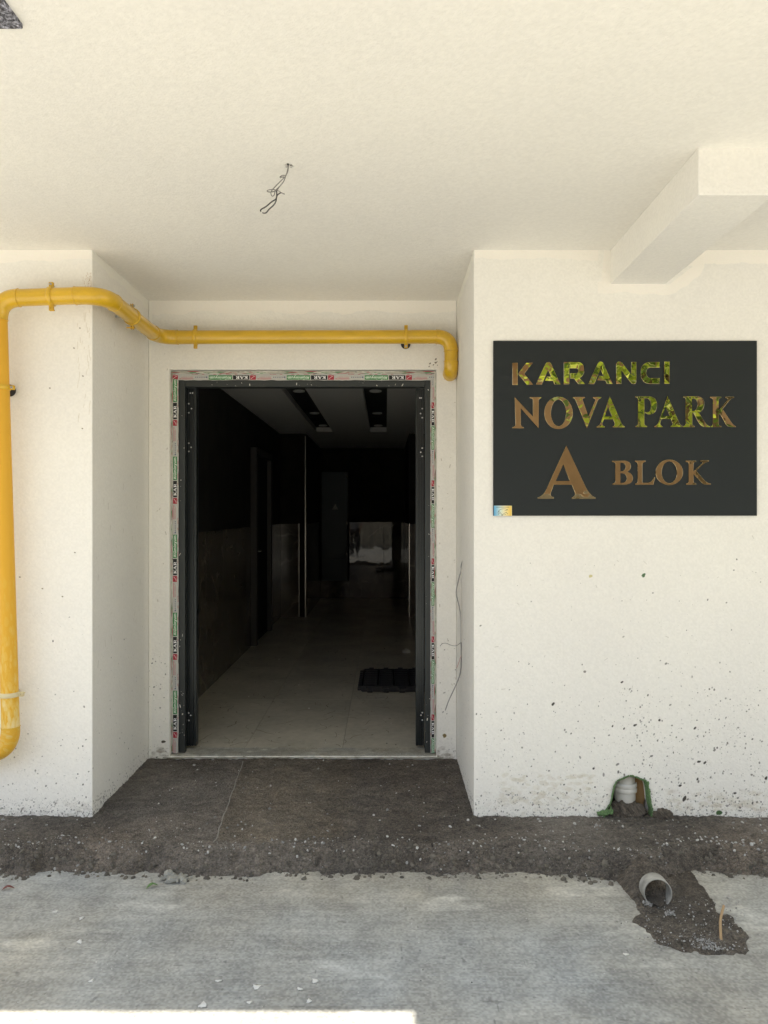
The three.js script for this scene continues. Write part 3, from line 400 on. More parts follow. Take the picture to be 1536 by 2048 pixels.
// ------------------------------------------------------------------ sign
const sign = tag(group('building_sign', [0, 0, 0]), 'black name board with gold mirror letters on the right wall', 'sign');
{
  const a = at(986, 1031.5, 0), b = at(1512, 682.5, 0), zb = 0.010;
  mesh('board', rbox(a.x, b.x, a.y, b.y, 0.0005, zb, 0.0012), new THREE.MeshPhysicalMaterial({ color: lin(0.015, 0.019, 0.020), roughness: 0.5, specularIntensity: 0.6 }), sign);
  const gold = std({ color: lin(0.60, 0.49, 0.28), metalness: 1, roughness: 0.0, bumpMap: rep(tex(256, 256, (u, v) => fbm(u * 20, v * 20, 2, 20, 290), false), 1.2), bumpScale: 0.00016 });
  const views = { a: [1010, 710, 6.4], b: [1230, 710, 5.908], c: [1060, 880, 4.042] };
  const put = (v, x, y) => { const [ox, oy, s] = views[v], q = at(ox + x / s, oy + y / s, zb); return [q.x, q.y]; };
  function outline(v, path, P, dx = 0, dy = 0, sc = 1) { let n = []; const t = path.match(/[MLQZ]|-?[\d.]+/g); let cmd; const pt = () => { const x = +t[i++], y = +t[i++]; return put(v, x * sc + dx, y * sc + dy); }; let i = 0;
    while (i < t.length) { if (/[MLQZ]/.test(t[i])) cmd = t[i++]; if (cmd === 'Z') break; if (cmd === 'M') { P.moveTo(...pt()); cmd = 'L'; } else if (cmd === 'L') P.lineTo(...pt()); else P.quadraticCurveTo(...pt(), ...pt()); } P.closePath(); return P; }
  function letter(v, paths, dx, dy, sc) { const s = outline(v, paths[0], new THREE.Shape(), dx, dy, sc); for (const h of paths.slice(1)) s.holes.push(outline(v, h, new THREE.Path(), dx, dy, sc)); add([s]); }
  function add(s) { mesh('letter', new THREE.ExtrudeGeometry(s, { depth: 0.0022, bevelEnabled: true, bevelThickness: 0.0012, bevelSize: 0.0009, bevelOffset: -0.0005, bevelSegments: 2, curveSegments: 10 }).translate(0, 0, zb + 0.0016), gold, sign); }
  function ring(v, cx, cy, rx, ry, ix, iy) { const [x, y] = put(v, cx, cy), k = 3.53 / FOCAL / views[v][2]; const s = new THREE.Shape(); s.absellipse(x, y, rx * k, ry * k, 0, Math.PI * 2); const h = new THREE.Path(); h.absellipse(x, y, ix * k, iy * k, 0, Math.PI * 2, true); s.holes.push(h); mesh('letter', new THREE.ExtrudeGeometry(s, { depth: 0.0022, bevelEnabled: true, bevelThickness: 0.0012, bevelSize: 0.0009, bevelOffset: -0.0005, bevelSegments: 2, curveSegments: 40 }).translate(0, 0, zb + 0.0016), gold, sign); }
  const S = (v, p) => outline(v, p, new THREE.Shape());
  add([S('a', 'M92 102L160 102 160 385 92 385Z'), S('a', 'M270 102L355 102 245 240 360 383 278 383 180 262Q165 243 180 222Z')]);
  const A1 = 'M393 380L510 125Q525 93 552 93Q578 93 590 120L706 378 632 378 612 333 508 333 535 278 587 278 550 192 468 380Z'; letter('a', [A1], 0, 0, 1);
  letter('a', ['M750 93L930 93Q1010 95 1010 200Q1010 270 950 295L1020 373 935 373 880 303 832 303 832 236 905 236Q935 236 935 205Q935 172 905 172L820 172 820 376 750 376Z'], 0, 0, 1);
  letter('a', [A1], 669, -6, 1);
  letter('b', ['M10 342L10 115Q12 80 48 80Q70 80 88 105L188 235 188 85 248 85 248 312Q245 345 215 345Q195 342 180 325L72 185 72 342Z'], 0, 0, 1);
  letter('b', ['M522 85L522 150 415 150Q365 155 365 212Q367 270 420 275L522 275 522 342 405 342Q300 335 300 212Q300 90 410 85Z'], 0, 0, 1);
  letter('b', ['M578 80L640 80 640 342 578 342Z'], 0, 0, 1);
  letter('a', ['M92 940L92 928Q132 918 132 890L122 540 355 790 355 580Q355 560 315 553L315 542 462 542 462 553Q428 562 428 590L428 940 200 685 200 890Q202 918 237 928L237 940Z'], 0, 0, 1);
  ring('a', 682, 743, 182, 207, 97, 170);
  letter('a', ['M865 540L1018 540 1018 552Q985 555 992 580L1065 790 1150 590Q1160 560 1120 552L1120 540 1228 540 1228 552Q1195 560 1180 590L1045 940 905 590Q895 560 865 552Z'], 0, 0, 1);
  const A2 = ['M1168 930L1168 918Q1205 910 1222 870L1338 527 1480 860Q1500 905 1528 915L1528 928 1375 928 1375 916Q1410 905 1398 870L1380 825 1262 825 1245 870Q1235 910 1273 916L1273 930Z', 'M1315 660L1372 790 1270 790Z'];
  letter('a', A2, 0, 0, 1);
  letter('b', ['M238 490L400 490Q492 495 490 595Q488 700 405 705Q365 700 348 680L348 672Q385 685 405 665Q425 640 420 590Q415 518 370 515L343 515 343 810Q345 835 375 842L375 854 238 854 238 842Q268 835 268 810L268 525Q265 505 238 502Z'], 0, 0, 1);
  letter('b', A2, 617 - 1338 * 0.923, 482 - 527 * 0.923, 0.923);
  letter('b', ['M800 490L960 490Q1050 495 1050 580Q1048 650 985 685L1060 800Q1085 838 1115 842L1115 854 1060 854Q1020 850 990 810L920 685 908 685 908 810Q910 838 935 842L935 854 800 854 800 842Q830 836 830 810L830 525Q828 505 800 502Z', 'M903 515L925 515Q975 520 975 590Q970 655 925 665L903 665Z'], 0, 0, 1);
  letter('b', ['M1118 495L1250 495 1250 507Q1220 512 1220 535L1220 660 1325 535Q1340 512 1300 507L1300 495 1402 495 1402 507Q1370 512 1345 540L1265 640 1365 790Q1395 835 1422 842L1422 854 1380 854Q1330 852 1305 820L1235 695 1220 712 1220 815Q1222 838 1250 842L1250 854 1125 854 1125 842Q1152 836 1152 815L1152 535Q1152 512 1118 507Z'], 0, 0, 1);
  letter('c', ['M60 475L60 465Q105 455 130 400L292 45 450 385Q485 450 527 465L527 475 335 475 335 463Q372 455 360 420L335 362 190 362 168 420Q155 455 190 463L190 475Z', 'M268 195L322 332 205 332Z'], 0, 0, 1);
  letter('c', ['M660 170L760 168Q812 172 812 215Q810 245 782 258Q828 270 828 312Q826 362 755 362L665 362 665 353Q688 350 688 330L688 195Q688 180 660 178Z', 'M727 183L745 183Q772 187 772 215Q772 250 735 255L727 255Z', 'M727 268L745 268Q782 275 782 310Q780 345 745 348L727 348Z'], 0, 0, 1);
  letter('c', ['M845 168L932 168 932 177Q905 182 905 200L905 345 945 347Q985 345 1003 300L1007 300 995 362 848 362 848 353Q868 350 868 330L868 200Q868 180 845 177Z'], 0, 0, 1);
  ring('c', 1123, 262, 110, 103, 62, 88);
  letter('c', ['M1255 168L1338 168 1338 177Q1318 180 1318 195L1318 255 1390 190Q1400 178 1375 175L1375 165 1443 165 1443 174Q1415 180 1395 198L1340 250 1405 325Q1430 350 1458 353L1458 361 1415 361Q1395 358 1375 335L1318 275 1318 335Q1320 350 1340 353L1340 362 1258 362 1258 353Q1280 350 1280 335L1280 195Q1280 180 1255 177Z'], 0, 0, 1);
  const st = canvasTex(256, 160, (c, w, h) => { const g = c.createLinearGradient(0, 0, w, 0); g.addColorStop(0, '#5aa7d6'); g.addColorStop(.35, '#cfe0d8'); g.addColorStop(.6, '#f2e6b4'); g.addColorStop(1, '#f0c34a'); c.fillStyle = g; c.fillRect(0, 0, w, h); c.fillStyle = '#fff6'; c.fillRect(0, 0, w, 6); c.fillRect(w - 8, 0, 8, h); c.fillStyle = '#44402f'; c.fillRect(34, 18, 184, 7); c.strokeStyle = '#4a4a3a'; c.lineWidth = 5; c.beginPath(); c.moveTo(60, 120); c.quadraticCurveTo(60, 60, 120, 50); c.quadraticCurveTo(170, 44, 196, 64); c.lineTo(150, 80); c.moveTo(64, 92); c.lineTo(84, 84); c.moveTo(60, 140); c.lineTo(88, 104); c.lineTo(130, 158); c.moveTo(104, 158); c.lineTo(150, 118); c.lineTo(176, 100); c.lineTo(200, 132); c.moveTo(150, 140); c.lineTo(176, 126); c.stroke(); });
  const s0 = at(987, 1032, 0), s1 = at(1023, 1011.5, 0); mesh('sticker', box(s0.x, s1.x, s0.y + 0.001, s1.y, zb + 0.0004, zb + 0.0010), (() => { st.repeat.set(1 / (s1.x - s0.x), 1 / (s1.y - s0.y)); st.offset.set(-s0.x / (s1.x - s0.x), -s0.y / (s1.y - s0.y)); return std({ map: st, roughness: 0.4 }); })(), sign).userData.label = 'small blue and yellow printed sticker';
}
// ------------------------------------------------------------------ wires
const wireM = std({ color: lin(0.22, 0.21, 0.20), roughness: 0.5 }), wireDark = std({ color: lin(0.05, 0.05, 0.05), roughness: 0.5 });
{
  const o = at(577, 330, 0.865), W = (px, py, dz = 0) => at(px, py, 0.865 + dz).sub(V(o.x, CEIL, 0.865)), z = (u, v, dz) => W(480 + u / 7.68, 290 + v / 7.68, dz);
  const w = tag(group('ceiling_wires', [o.x, CEIL, 0.865]), 'thin loose electrical wires hanging from a broken hole in the ceiling', 'wires');
  const wire = (pts, m = wireM, r = 0.0018) => mesh('wire', tube(pts, r, 60, 6), m, w);
  wire([V(0, 0.006, 0), z(735, 400, .0), z(700, 480, .01), z(670, 560, .015), z(600, 650, .01), z(560, 700, 0), z(440, 722, -.01), z(415, 705, -.01), z(470, 685, .005), z(540, 690, .01), z(580, 700, .01), z(630, 730, .01), z(685, 755, 0)]);
  wire([V(0.003, 0.006, 0.004), z(700, 470, .006), z(655, 465, 0), z(612, 500, .01), z(680, 490, .012), z(630, 550, .012), z(540, 640, 0), z(475, 730, 0), z(490, 785, -.01), z(525, 770, 0), z(540, 710, .01), z(600, 640, .01)]);
  wire([z(560, 700, .004), z(565, 760, .006), z(550, 830, .006), z(490, 870, 0), z(400, 945, 0), z(315, 1000, -.006), z(320, 1022, -.006)], wireDark, 0.0024);
  wire([z(630, 730, .01), z(575, 770, .006), z(550, 870, .01), z(520, 920, .01), z(450, 985, .006), z(400, 1040, 0), z(370, 1048, -.004), z(345, 1040, -.004)], wireDark, 0.0022);
  const hole = []; for (let i = 0; i < 14; i++) { const a = rnd() * 6.28, q = rr(.002, .019); hole.push(new THREE.IcosahedronGeometry(rr(.0025, .006), 0).scale(1, .5, 1).translate(Math.cos(a) * q, -0.002, Math.sin(a) * q)); }
  mesh('hole_rim', merge(hole.slice(0, 8)), std({ color: lin(0.62, 0.6, 0.56), roughness: 1 }), w); mesh('hole_edge', merge(hole.slice(8)), wireDark, w);
}
{
  const pt = (px, py, x) => { const d = x * FOCAL / (px - 770); return V(x, EYE + (1027 - py) * d / FOCAL, BACK - d); }, w = tag(group('dangling_cable', [RX, 1.17, -0.52]), 'thin grey cable dangling from the right side of the recess', 'cable'), O = V(RX, 1.17, -0.52), c = (u, v, dz = 0, off = 0.012) => { const q = at(800 + u / 4.656, 1100 + v / 4.656, -0.55 + dz); q.x = Math.min(q.x, RX - 0.004); return q.sub(O); };
  mesh('wire', tube([V(0.004, 0.03, 0), c(587, 150), c(586, 185), c(545, 280), c(524, 400), c(545, 500), c(562, 590), c(570, 720), c(572, 850), c(575, 960), c(578, 1050), c(560, 1150), c(520, 1260), c(455, 1400), c(422, 1492)], 0.003, 90, 8), std({ color: lin(0.27, 0.26, 0.25), roughness: .5 }), w);
  mesh('wire', tube([c(587, 160), c(578, 300, .01), c(566, 450, .01), c(575, 700, .01), c(578, 860, .01)], 0.0018, 50, 6), std({ color: lin(0.7, 0.66, 0.6), roughness: .5 }), w);
  mesh('wire', tube([c(570, 860), c(520, 892, .03), c(470, 885, .03), c(430, 868, .04), c(395, 872, .04), c(372, 895, .04)], 0.0015, 40, 6), wireM, w);
  mesh('wire', tube([c(568, 860), c(571, 930), c(576, 975), c(550, 1040, .01), c(528, 1100, .01)], 0.0018, 30, 6), std({ color: lin(0.6, 0.35, 0.33), roughness: .5 }), w);
}
// ------------------------------------------------------------------ drain pipe in the broken hole
const pvc = std({ color: lin(0.62, 0.60, 0.55), roughness: 0.5 });
{
  const b = at(1252, 1636, -0.07), k = tag(group('drain_pipe', [b.x - 0.004, 0, -0.075]), 'white plastic drain pipe with a collar showing in the broken wall hole', 'pipe'), r = 0.05;
  const L = (pts) => new THREE.LatheGeometry(pts.map(([a, y]) => new THREE.Vector2(a, y)), 40);
  mesh('pipe', L([[r * 0.86, -0.05], [r * 0.86, 0.045], [r, 0.06], [r, 0.095]]), pvc, k); mesh('collar', L([[r, 0.095], [r + 0.006, 0.098], [r + 0.007, 0.112], [r + 0.003, 0.116], [r + 0.003, 0.122], [r + 0.007, 0.126], [r + 0.006, 0.14], [r, 0.142]]), pvc, k); mesh('pipe', L([[r - 0.003, 0.14], [r - 0.003, 0.34]]), pvc, k);
  const f = tag(mesh('foam_block', (() => { const g = mergeVertices(new THREE.BoxGeometry(0.07, 0.24, 0.07, 6, 16, 6)), p = g.attributes.position; for (let i = 0; i < p.count; i++) { const x = p.getX(i), y = p.getY(i), z = p.getZ(i); p.setXYZ(i, x + (fbm(y * 30, z * 30 + 4, 3) - .5) * .02, y, z + (fbm(y * 26, x * 26 + 8, 3) - .5) * .03); } g.computeVertexNormals(); return g; })(), std({ color: lin(0.36, 0.22, 0.09), roughness: 0.95, bumpMap: mortarB, bumpScale: 0.004 })), 'brown lump of insulating foam beside the drain pipe in the hole', 'foam'); f.position.set(1.232, 0.11, -0.1);
  // torn green reinforcing mesh round the hole
  const gm = std({ map: tex(128, 128, (u, v) => { const a = 0.85 + 0.5 * (vn(u * 30, v * 30, 30, 400) - 0.5); return [0.45 * a, 0.58 * a, 0.38 * a]; }), roughness: 0.9 }), n = tag(group('reinforcing_mesh'), 'torn green glass fibre mesh around the broken wall hole', 'mesh');
  for (let i = 0; i < holePts.length - 1; i++) {
    const a = holePts[i], c = holePts[i + 1], m = 7, g = new THREE.PlaneGeometry(1, 1, m, 6), p = g.attributes.position, dx = c.x - a.x, dy = c.y - a.y, l = Math.hypot(dx, dy), nx = -dy / l, ny = dx / l;
    for (let q = 0; q < p.count; q++) { const t = p.getX(q) + .5, s = p.getY(q) + .5, wv = fbm(t * 4 + i * 3, s * 3 + i, 3), out = (s > .9 ? .008 * wv : 0) + (s - .5) * .010; p.setXYZ(q, a.x + dx * t + nx * out, a.y + dy * t + ny * out, s > .4 ? 0.0035 + s * 0.008 * wv : 0.0035 - (.45 - s) * 0.07); } g.computeVertexNormals(); mesh('mesh_strip', g, gm, n);
  }
  { const g = new THREE.PlaneGeometry(.075, .026, 12, 12), p = g.attributes.position; for (let i = 0; i < p.count; i++) { const x = p.getX(i), y = p.getY(i); p.setXYZ(i, x + (fbm(y * 40, 3, 3) - .5) * .03, y + (fbm(x * 40, 7, 3) - .5) * .03, (fbm(x * 30, y * 30, 3) - .3) * .03); } g.computeVertexNormals(); g.rotateZ(0.35).translate(1.05, 0.03, 0.008); mesh('loose_flap', g, gm, n); }
}
function lump(name, x, z, rx, ry, rz, m, o = 0, y0 = null) { const g = mergeVertices(new THREE.IcosahedronGeometry(1, 12).deleteAttribute('uv').deleteAttribute('normal')), p = g.attributes.position; for (let i = 0; i < p.count; i++) { const a = p.getX(i), b = p.getY(i), c = p.getZ(i), k = 0.5 + 1.0 * fbm(a * 3.2 + o + 20, c * 3.2 + b * 2.3 + o, 5) + 0.25 * (vn(a * 14 + o, c * 14 + b * 11) - 0.5); p.setXYZ(i, a * rx * k, Math.max(b, -0.5) * ry * k, c * rz * k); } const uv = new Float32Array(p.count * 2); for (let i = 0; i < p.count; i++) { uv[2 * i] = p.getX(i) * 1.3 + p.getY(i); uv[2 * i + 1] = p.getZ(i) * 1.3 + p.getY(i); } g.setAttribute('uv', new THREE.BufferAttribute(uv, 2)); g.computeVertexNormals(); const q = mesh(name, g, m); q.position.set(x, y0 ?? pave(x, z) + 0.002, z); return q; }
tag(lump('mud_heap', 1.165, -0.035, 0.085, 0.05, 0.05, mudM, 3), 'dark mud heap lying inside the broken wall hole', 'mud heap');
tag(lump('mud_heap', 1.325, 0.012, 0.045, 0.034, 0.03, mudM, 8), 'small mud lump leaning on the wall beside the broken hole', 'mud heap');
// ------------------------------------------------------------------ drain outlet in the mud
{
  const g = tag(group('drain_outlet', [outlet.x, -0.085, outlet.z]), 'grey plastic drain pipe end poking out of the mortar step', 'pipe'), ro = 0.055, ri = 0.0505;
  const sh = new THREE.LatheGeometry([[ri, -0.06], [ri, 0.001], [ri + 0.0015, 0.004], [ro - 0.0015, 0.004], [ro, 0.001], [ro, -0.06]].map(([a, y]) => new THREE.Vector2(a, y)), 48);
  const pm = std({ map: tex(256, 256, (u, v) => { const k = 0.62 + (fbm(u * 9, v * 9, 4, 9, 330) - .5) * .35; return [k, k * .99, k * .95]; }), roughness: 0.75 });
  const m = mesh('pipe', sh, pm, g); m.rotation.set(Math.PI / 2 - 0.08, 0, 0); m.rotation.z = 0.05; m.position.set(0, 0.052, 0.02);
  const silt = mesh('silt', (() => { const q = new THREE.CircleGeometry(0.05, 24).rotateX(-Math.PI / 2), p = q.attributes.position; for (let i = 0; i < p.count; i++) p.setY(i, (fbm(p.getX(i) * 60, p.getZ(i) * 60, 3) - .5) * .012); q.computeVertexNormals(); return q.scale(0.8, 1, 2.4); })(), mudM, g); silt.position.set(-0.005, 0.022, -0.06);
}
{ const a = onFloor(1446, 1812, -0.05), b = onFloor(1442, 1882, -0.07), c = a.clone().lerp(b, .5); c.x -= 0.006; c.y += .006; tag(mesh('stick', (() => { const g = tube([a.clone().add(V(.003, 0, 0)), a.clone().lerp(c, .5), c, b], 0.0048, 30, 8); return g; })(), std({ color: lin(0.42, 0.29, 0.16), roughness: 0.85 })), 'thin tan stick lying on the mud patch', 'stick'); }
// ------------------------------------------------------------------ loose bits
const gritGeo = new THREE.IcosahedronGeometry(1, 0);
function scatter(name, n, m, place, label, cat) {
  const im = new THREE.InstancedMesh(gritGeo, m, n), o = new THREE.Object3D(); im.name = numbered(name); im.castShadow = im.receiveShadow = true; im.userData.kind = 'stuff'; im.userData.label = label; im.userData.category = cat;
  for (let i = 0; i < n; i++) { const [x, y, z, s, t] = place(i); o.position.set(x, y, z); o.rotation.set(rr(0, 6), rr(0, 6), rr(0, 6)); o.scale.set(s * rr(.7, 1.4), s * rr(.5, 1), s * rr(.7, 1.4)); o.updateMatrix(); im.setMatrixAt(i, o.matrix); im.setColorAt(i, lin(t, t * 0.98, t * 0.93)); }
  scene.add(im); return im;
}
const stone = std({ color: 0xffffff, roughness: 0.95 });
scatter('grit', 3200, stone, () => { const x = rr(-2.2, 2.2), z = rnd() < .6 ? stepAt(x) - .115 + .05 * (rnd() + rnd() + rnd() - 1.5) * (rnd() < .4 ? 3 : 1) : rr(LX < x && x < RX ? -.8 : .01, .42); return [x, pave(x, z) + 0.001, z, 0.0008 + 0.0072 * Math.pow(rnd(), 8), rr(.2, .62)]; }, 'pale grit strewn over the dark mortar step', 'grit');
scatter('mortar_crumbs', 3600, mortarCrumb(), () => { const x = rr(-2.4, 2.4), z = stepAt(x) + 0.07 * (rnd() + rnd() - 1.6); return [x, Math.max(pave(x, z), -0.086) + 0.0005, z, 0.0012 + 0.0125 * Math.pow(rnd(), 7), rr(.6, 1.3)]; }, 'dark mortar crumbs along the ragged step edge', 'crumbs');
function mortarCrumb() { return std({ color: lin(0.14, 0.128, 0.11), roughness: 0.95 }); }
scatter('trench_gravel', 900, stone, () => { const k = rnd(), c = k < .3 ? onFloor(1415, 1892, -.08) : k < .45 ? onFloor(1340, 1832, -.08) : k < .6 ? onFloor(1295, 1812, -.08) : onFloor(rr(1290, 1480), rr(1800, 1905), -.08), q = k < .3 ? .05 : k < .6 ? .02 : .03; return [c.x + (rnd() + rnd() - 1) * q * (k < .3 ? 1.4 : 1), -0.072 + rnd() * .006, c.z + (rnd() + rnd() - 1) * q, 0.001 + 0.0036 * Math.pow(rnd(), 3), rr(.2, .5)]; }, 'pale grey gravel crumbs in the mud patch', 'gravel');
scatter('dust_specks', 420, stone, () => { const x = rr(-2, 2.2), z = rr(.5, 1.6); return [x, -0.0845, z, 0.0006 + 0.0022 * Math.pow(rnd(), 4), rnd() < .5 ? rr(.55, .8) : rr(.06, .2)]; }, 'fine specks scattered over the concrete ground', 'specks');
scatter('floor_debris', 220, stone, () => { const x = rr(-1.2, .3), z = rnd() < .6 ? rr(-.86, -1.15) : rr(-1, -5); return [x, FL + 0.003, z, 0.001 + 0.004 * Math.pow(rnd(), 4), rnd() < .6 ? rr(.5, .75) : rr(.05, .2)]; }, 'small plaster crumbs on the hall floor', 'crumbs');
// white paint flakes one can count
{ let f0; [[437, 1961, 1.3], [512, 1973, 1.8], [630, 1962, 1.3], [600, 1977, 1.4], [618, 2001, 1.2], [405, 2010, 1.6], [160, 1883, 1.9], [183, 1961, 1.1], [110, 1823, 1.1], [163, 1836, 1.5], [499, 2004, 1.1], [1284, 1838, 1], [1382, 1812, 1.4], [1252, 1908, 1.2]].forEach(([px, py, s], i) => {
  const q = onFloor(px, py, -0.083); let o; if (!f0) { const g = mergeVertices(new THREE.CylinderGeometry(0.0052, 0.0056, 0.002, 9).deleteAttribute('uv').deleteAttribute('normal')), p = g.attributes.position; for (let k = 0; k < p.count; k++) { const j = .35 + 1.15 * rnd(); p.setX(k, p.getX(k) * j); p.setZ(k, p.getZ(k) * j); } g.computeVertexNormals(); f0 = o = mesh('paint_flake', g.toNonIndexed(), std({ color: lin(.74, .73, .69), roughness: .8 })); tag(o, 'small white plaster flake lying on the concrete ground', 'flake', 'white flakes on the concrete'); } else { o = f0.clone(); o.name = numbered('paint_flake'); scene.add(o); }
  o.position.set(q.x, -0.0835, q.z); o.rotation.y = i * 1.9; s *= 1.25; o.scale.set(s, 1, s * (.7 + .3 * ((i * 7) % 3))); }); }
// grey rubble at the foot of the step, a leaf in it and a dead leaf
{ const c = onFloor(340, 1762, -0.085), g = tag(group('rubble_pile', [c.x, -0.085, c.z]), 'small pile of broken grey mortar pieces at the foot of the step', 'rubble'), m = std({ map: rep(concreteT, 2), color: lin(.85, .85, .83), roughness: .95 });
  for (let i = 0; i < 46; i++) { const r = i < 7 ? rr(.013, .024) : rr(.003, .012), q = new THREE.DodecahedronGeometry(r, 0).scale(rr(.8, 1.5), rr(.45, .9), rr(.7, 1.2)).rotateY(rnd() * 6).rotateX(rr(-.5, .5)); mesh('mortar_piece', q.translate((rnd() + rnd() - 1) * .10, r * .4 + rnd() * .01, (rnd() + rnd() - 1) * .035), m, g); }
  const leaf = (n, px, py, y, col, len, rot, l) => { const q = onFloor(px, py, y), s = new THREE.Shape(); s.moveTo(0, 0); s.quadraticCurveTo(len * .3, len * .35, len, 0); s.quadraticCurveTo(len * .3, -len * .3, 0, 0); const e = new THREE.ExtrudeGeometry(s, { depth: .0006, bevelEnabled: false, curveSegments: 10 }), p = e.attributes.position; for (let i = 0; i < p.count; i++) p.setZ(i, p.getZ(i) + .012 * Math.sin(p.getX(i) / len * 3) + Math.abs(p.getY(i)) * .4); e.computeVertexNormals(); const o = mesh(n, e.rotateX(-Math.PI / 2), std({ color: col, roughness: .7 })); o.position.set(q.x, y, q.z); o.rotation.y = rot; tag(o, l, 'leaf'); };
  leaf('leaf', 292, 1778, -0.083, lin(.12, .22, .07), .05, .6, 'narrow green leaf beside the rubble pile'); leaf('leaf', 2, 1782, -0.083, lin(.20, .07, .06), .05, .4, 'dry dark red leaf on the concrete by the step'); }
// ------------------------------------------------------------------ black plastic grating in the hall
{ const x0 = -0.185, x1 = 0.46, z0 = -3.08, z1 = -2.42, g = tag(group('plastic_grating', [x0, FL, z1]), 'black plastic grating panel with tabbed edges on the hall floor', 'grating'), m = std({ color: lin(0.008, 0.008, 0.010), roughness: 0.45 }), w = x1 - x0, d = z1 - z0;
  for (let i = 0; i <= 9; i++) { const z = -i * d / 9; mesh('bar', rbox(0, w, 0.004, 0.048, z - 0.010, z + 0.010, 0.003), m, g); if (i < 9) mesh('tab', rbox(-0.035, -0.001, 0.008, 0.040, z - d / 18 - 0.018, z - d / 18 + 0.018, 0.003), m, g); }
  for (let i = 0; i <= 5; i++) { const x = i * w / 5; mesh('rib', rbox(x - 0.008, x + 0.008, 0.002, 0.050, -d + 0.011, -0.011, 0.003), m, g); if (i < 5) { mesh('tab', rbox(x + w / 10 - 0.022, x + w / 10 + 0.022, 0.004, 0.038, 0.011, 0.04, 0.003), m, g); mesh('tab', rbox(x + w / 10 - 0.022, x + w / 10 + 0.022, 0.006, 0.054, -d - 0.04, -d - 0.011, 0.003), m, g); } }
  mesh('base_sheet', box(0.004, w - 0.004, 0, 0.0015, -d + 0.004, -0.004), m, g); }
tag(lump('plaster_lump', 0.22, -4.1, 0.035, 0.03, 0.03, std({ color: lin(.5, .48, .42), roughness: 1 }), 5, FL + .008), 'pale lump of plaster on the hall floor by the right wall', 'debris');

// ------------------------------------------------------------------ what stands across the yard (mirrored in the letters and the hall)
{ const tan = std({ map: rep(tex(256, 256, (u, v) => { const k = 0.56 + (fbm(u * 8, v * 8, 4, 8, 350) - .5) * .1; return [k * 1.04, k * .87, k * .72]; }), .3), roughness: .9 }), b = tag(group('opposite_building', [0, -0.085, 15]), 'tan rendered house across the yard', 'building');
  mesh('wall', box(-14, 16, 0, 5.4, 0, 6), tan, b); mesh('plinth', box(-14.03, 16.03, 0, .6, -.03, 6.03), std({ color: lin(.24, .22, .2), roughness: .9 }), b); mesh('roof', box(-14.4, 16.4, 5.4, 5.6, -.5, 6.5), std({ color: lin(.35, .16, .1), roughness: .9 }), b);
  for (const [x, y] of [[-11, 1.4], [-7, 1.4], [-3, 1.4], [10, 1.4], [13, 1.4]]) { const w = mesh('window', box(x, x + 1.4, y, y + 1.5, -.02, .02), std({ color: lin(.7, .7, .68), roughness: .5 }), b); mesh('pane', box(x + .08, x + 1.32, y + .08, y + 1.42, -.03, -.021), new THREE.MeshPhysicalMaterial({ color: lin(.03, .04, .05), roughness: .05 }), w); }
  const wl = tag(mesh('yard_wall', rbox(-12, 14, -.085, 1.75, 12.2, 12.4, .01), std({ color: lin(.52, .46, .36), roughness: .9 })), 'low tan garden wall across the yard', 'wall'); mesh('coping', rbox(-12.05, 14.05, 1.751, 1.86, 12.12, 12.48, .01), std({ color: lin(.2, .18, .16), roughness: .9 }), wl);
}
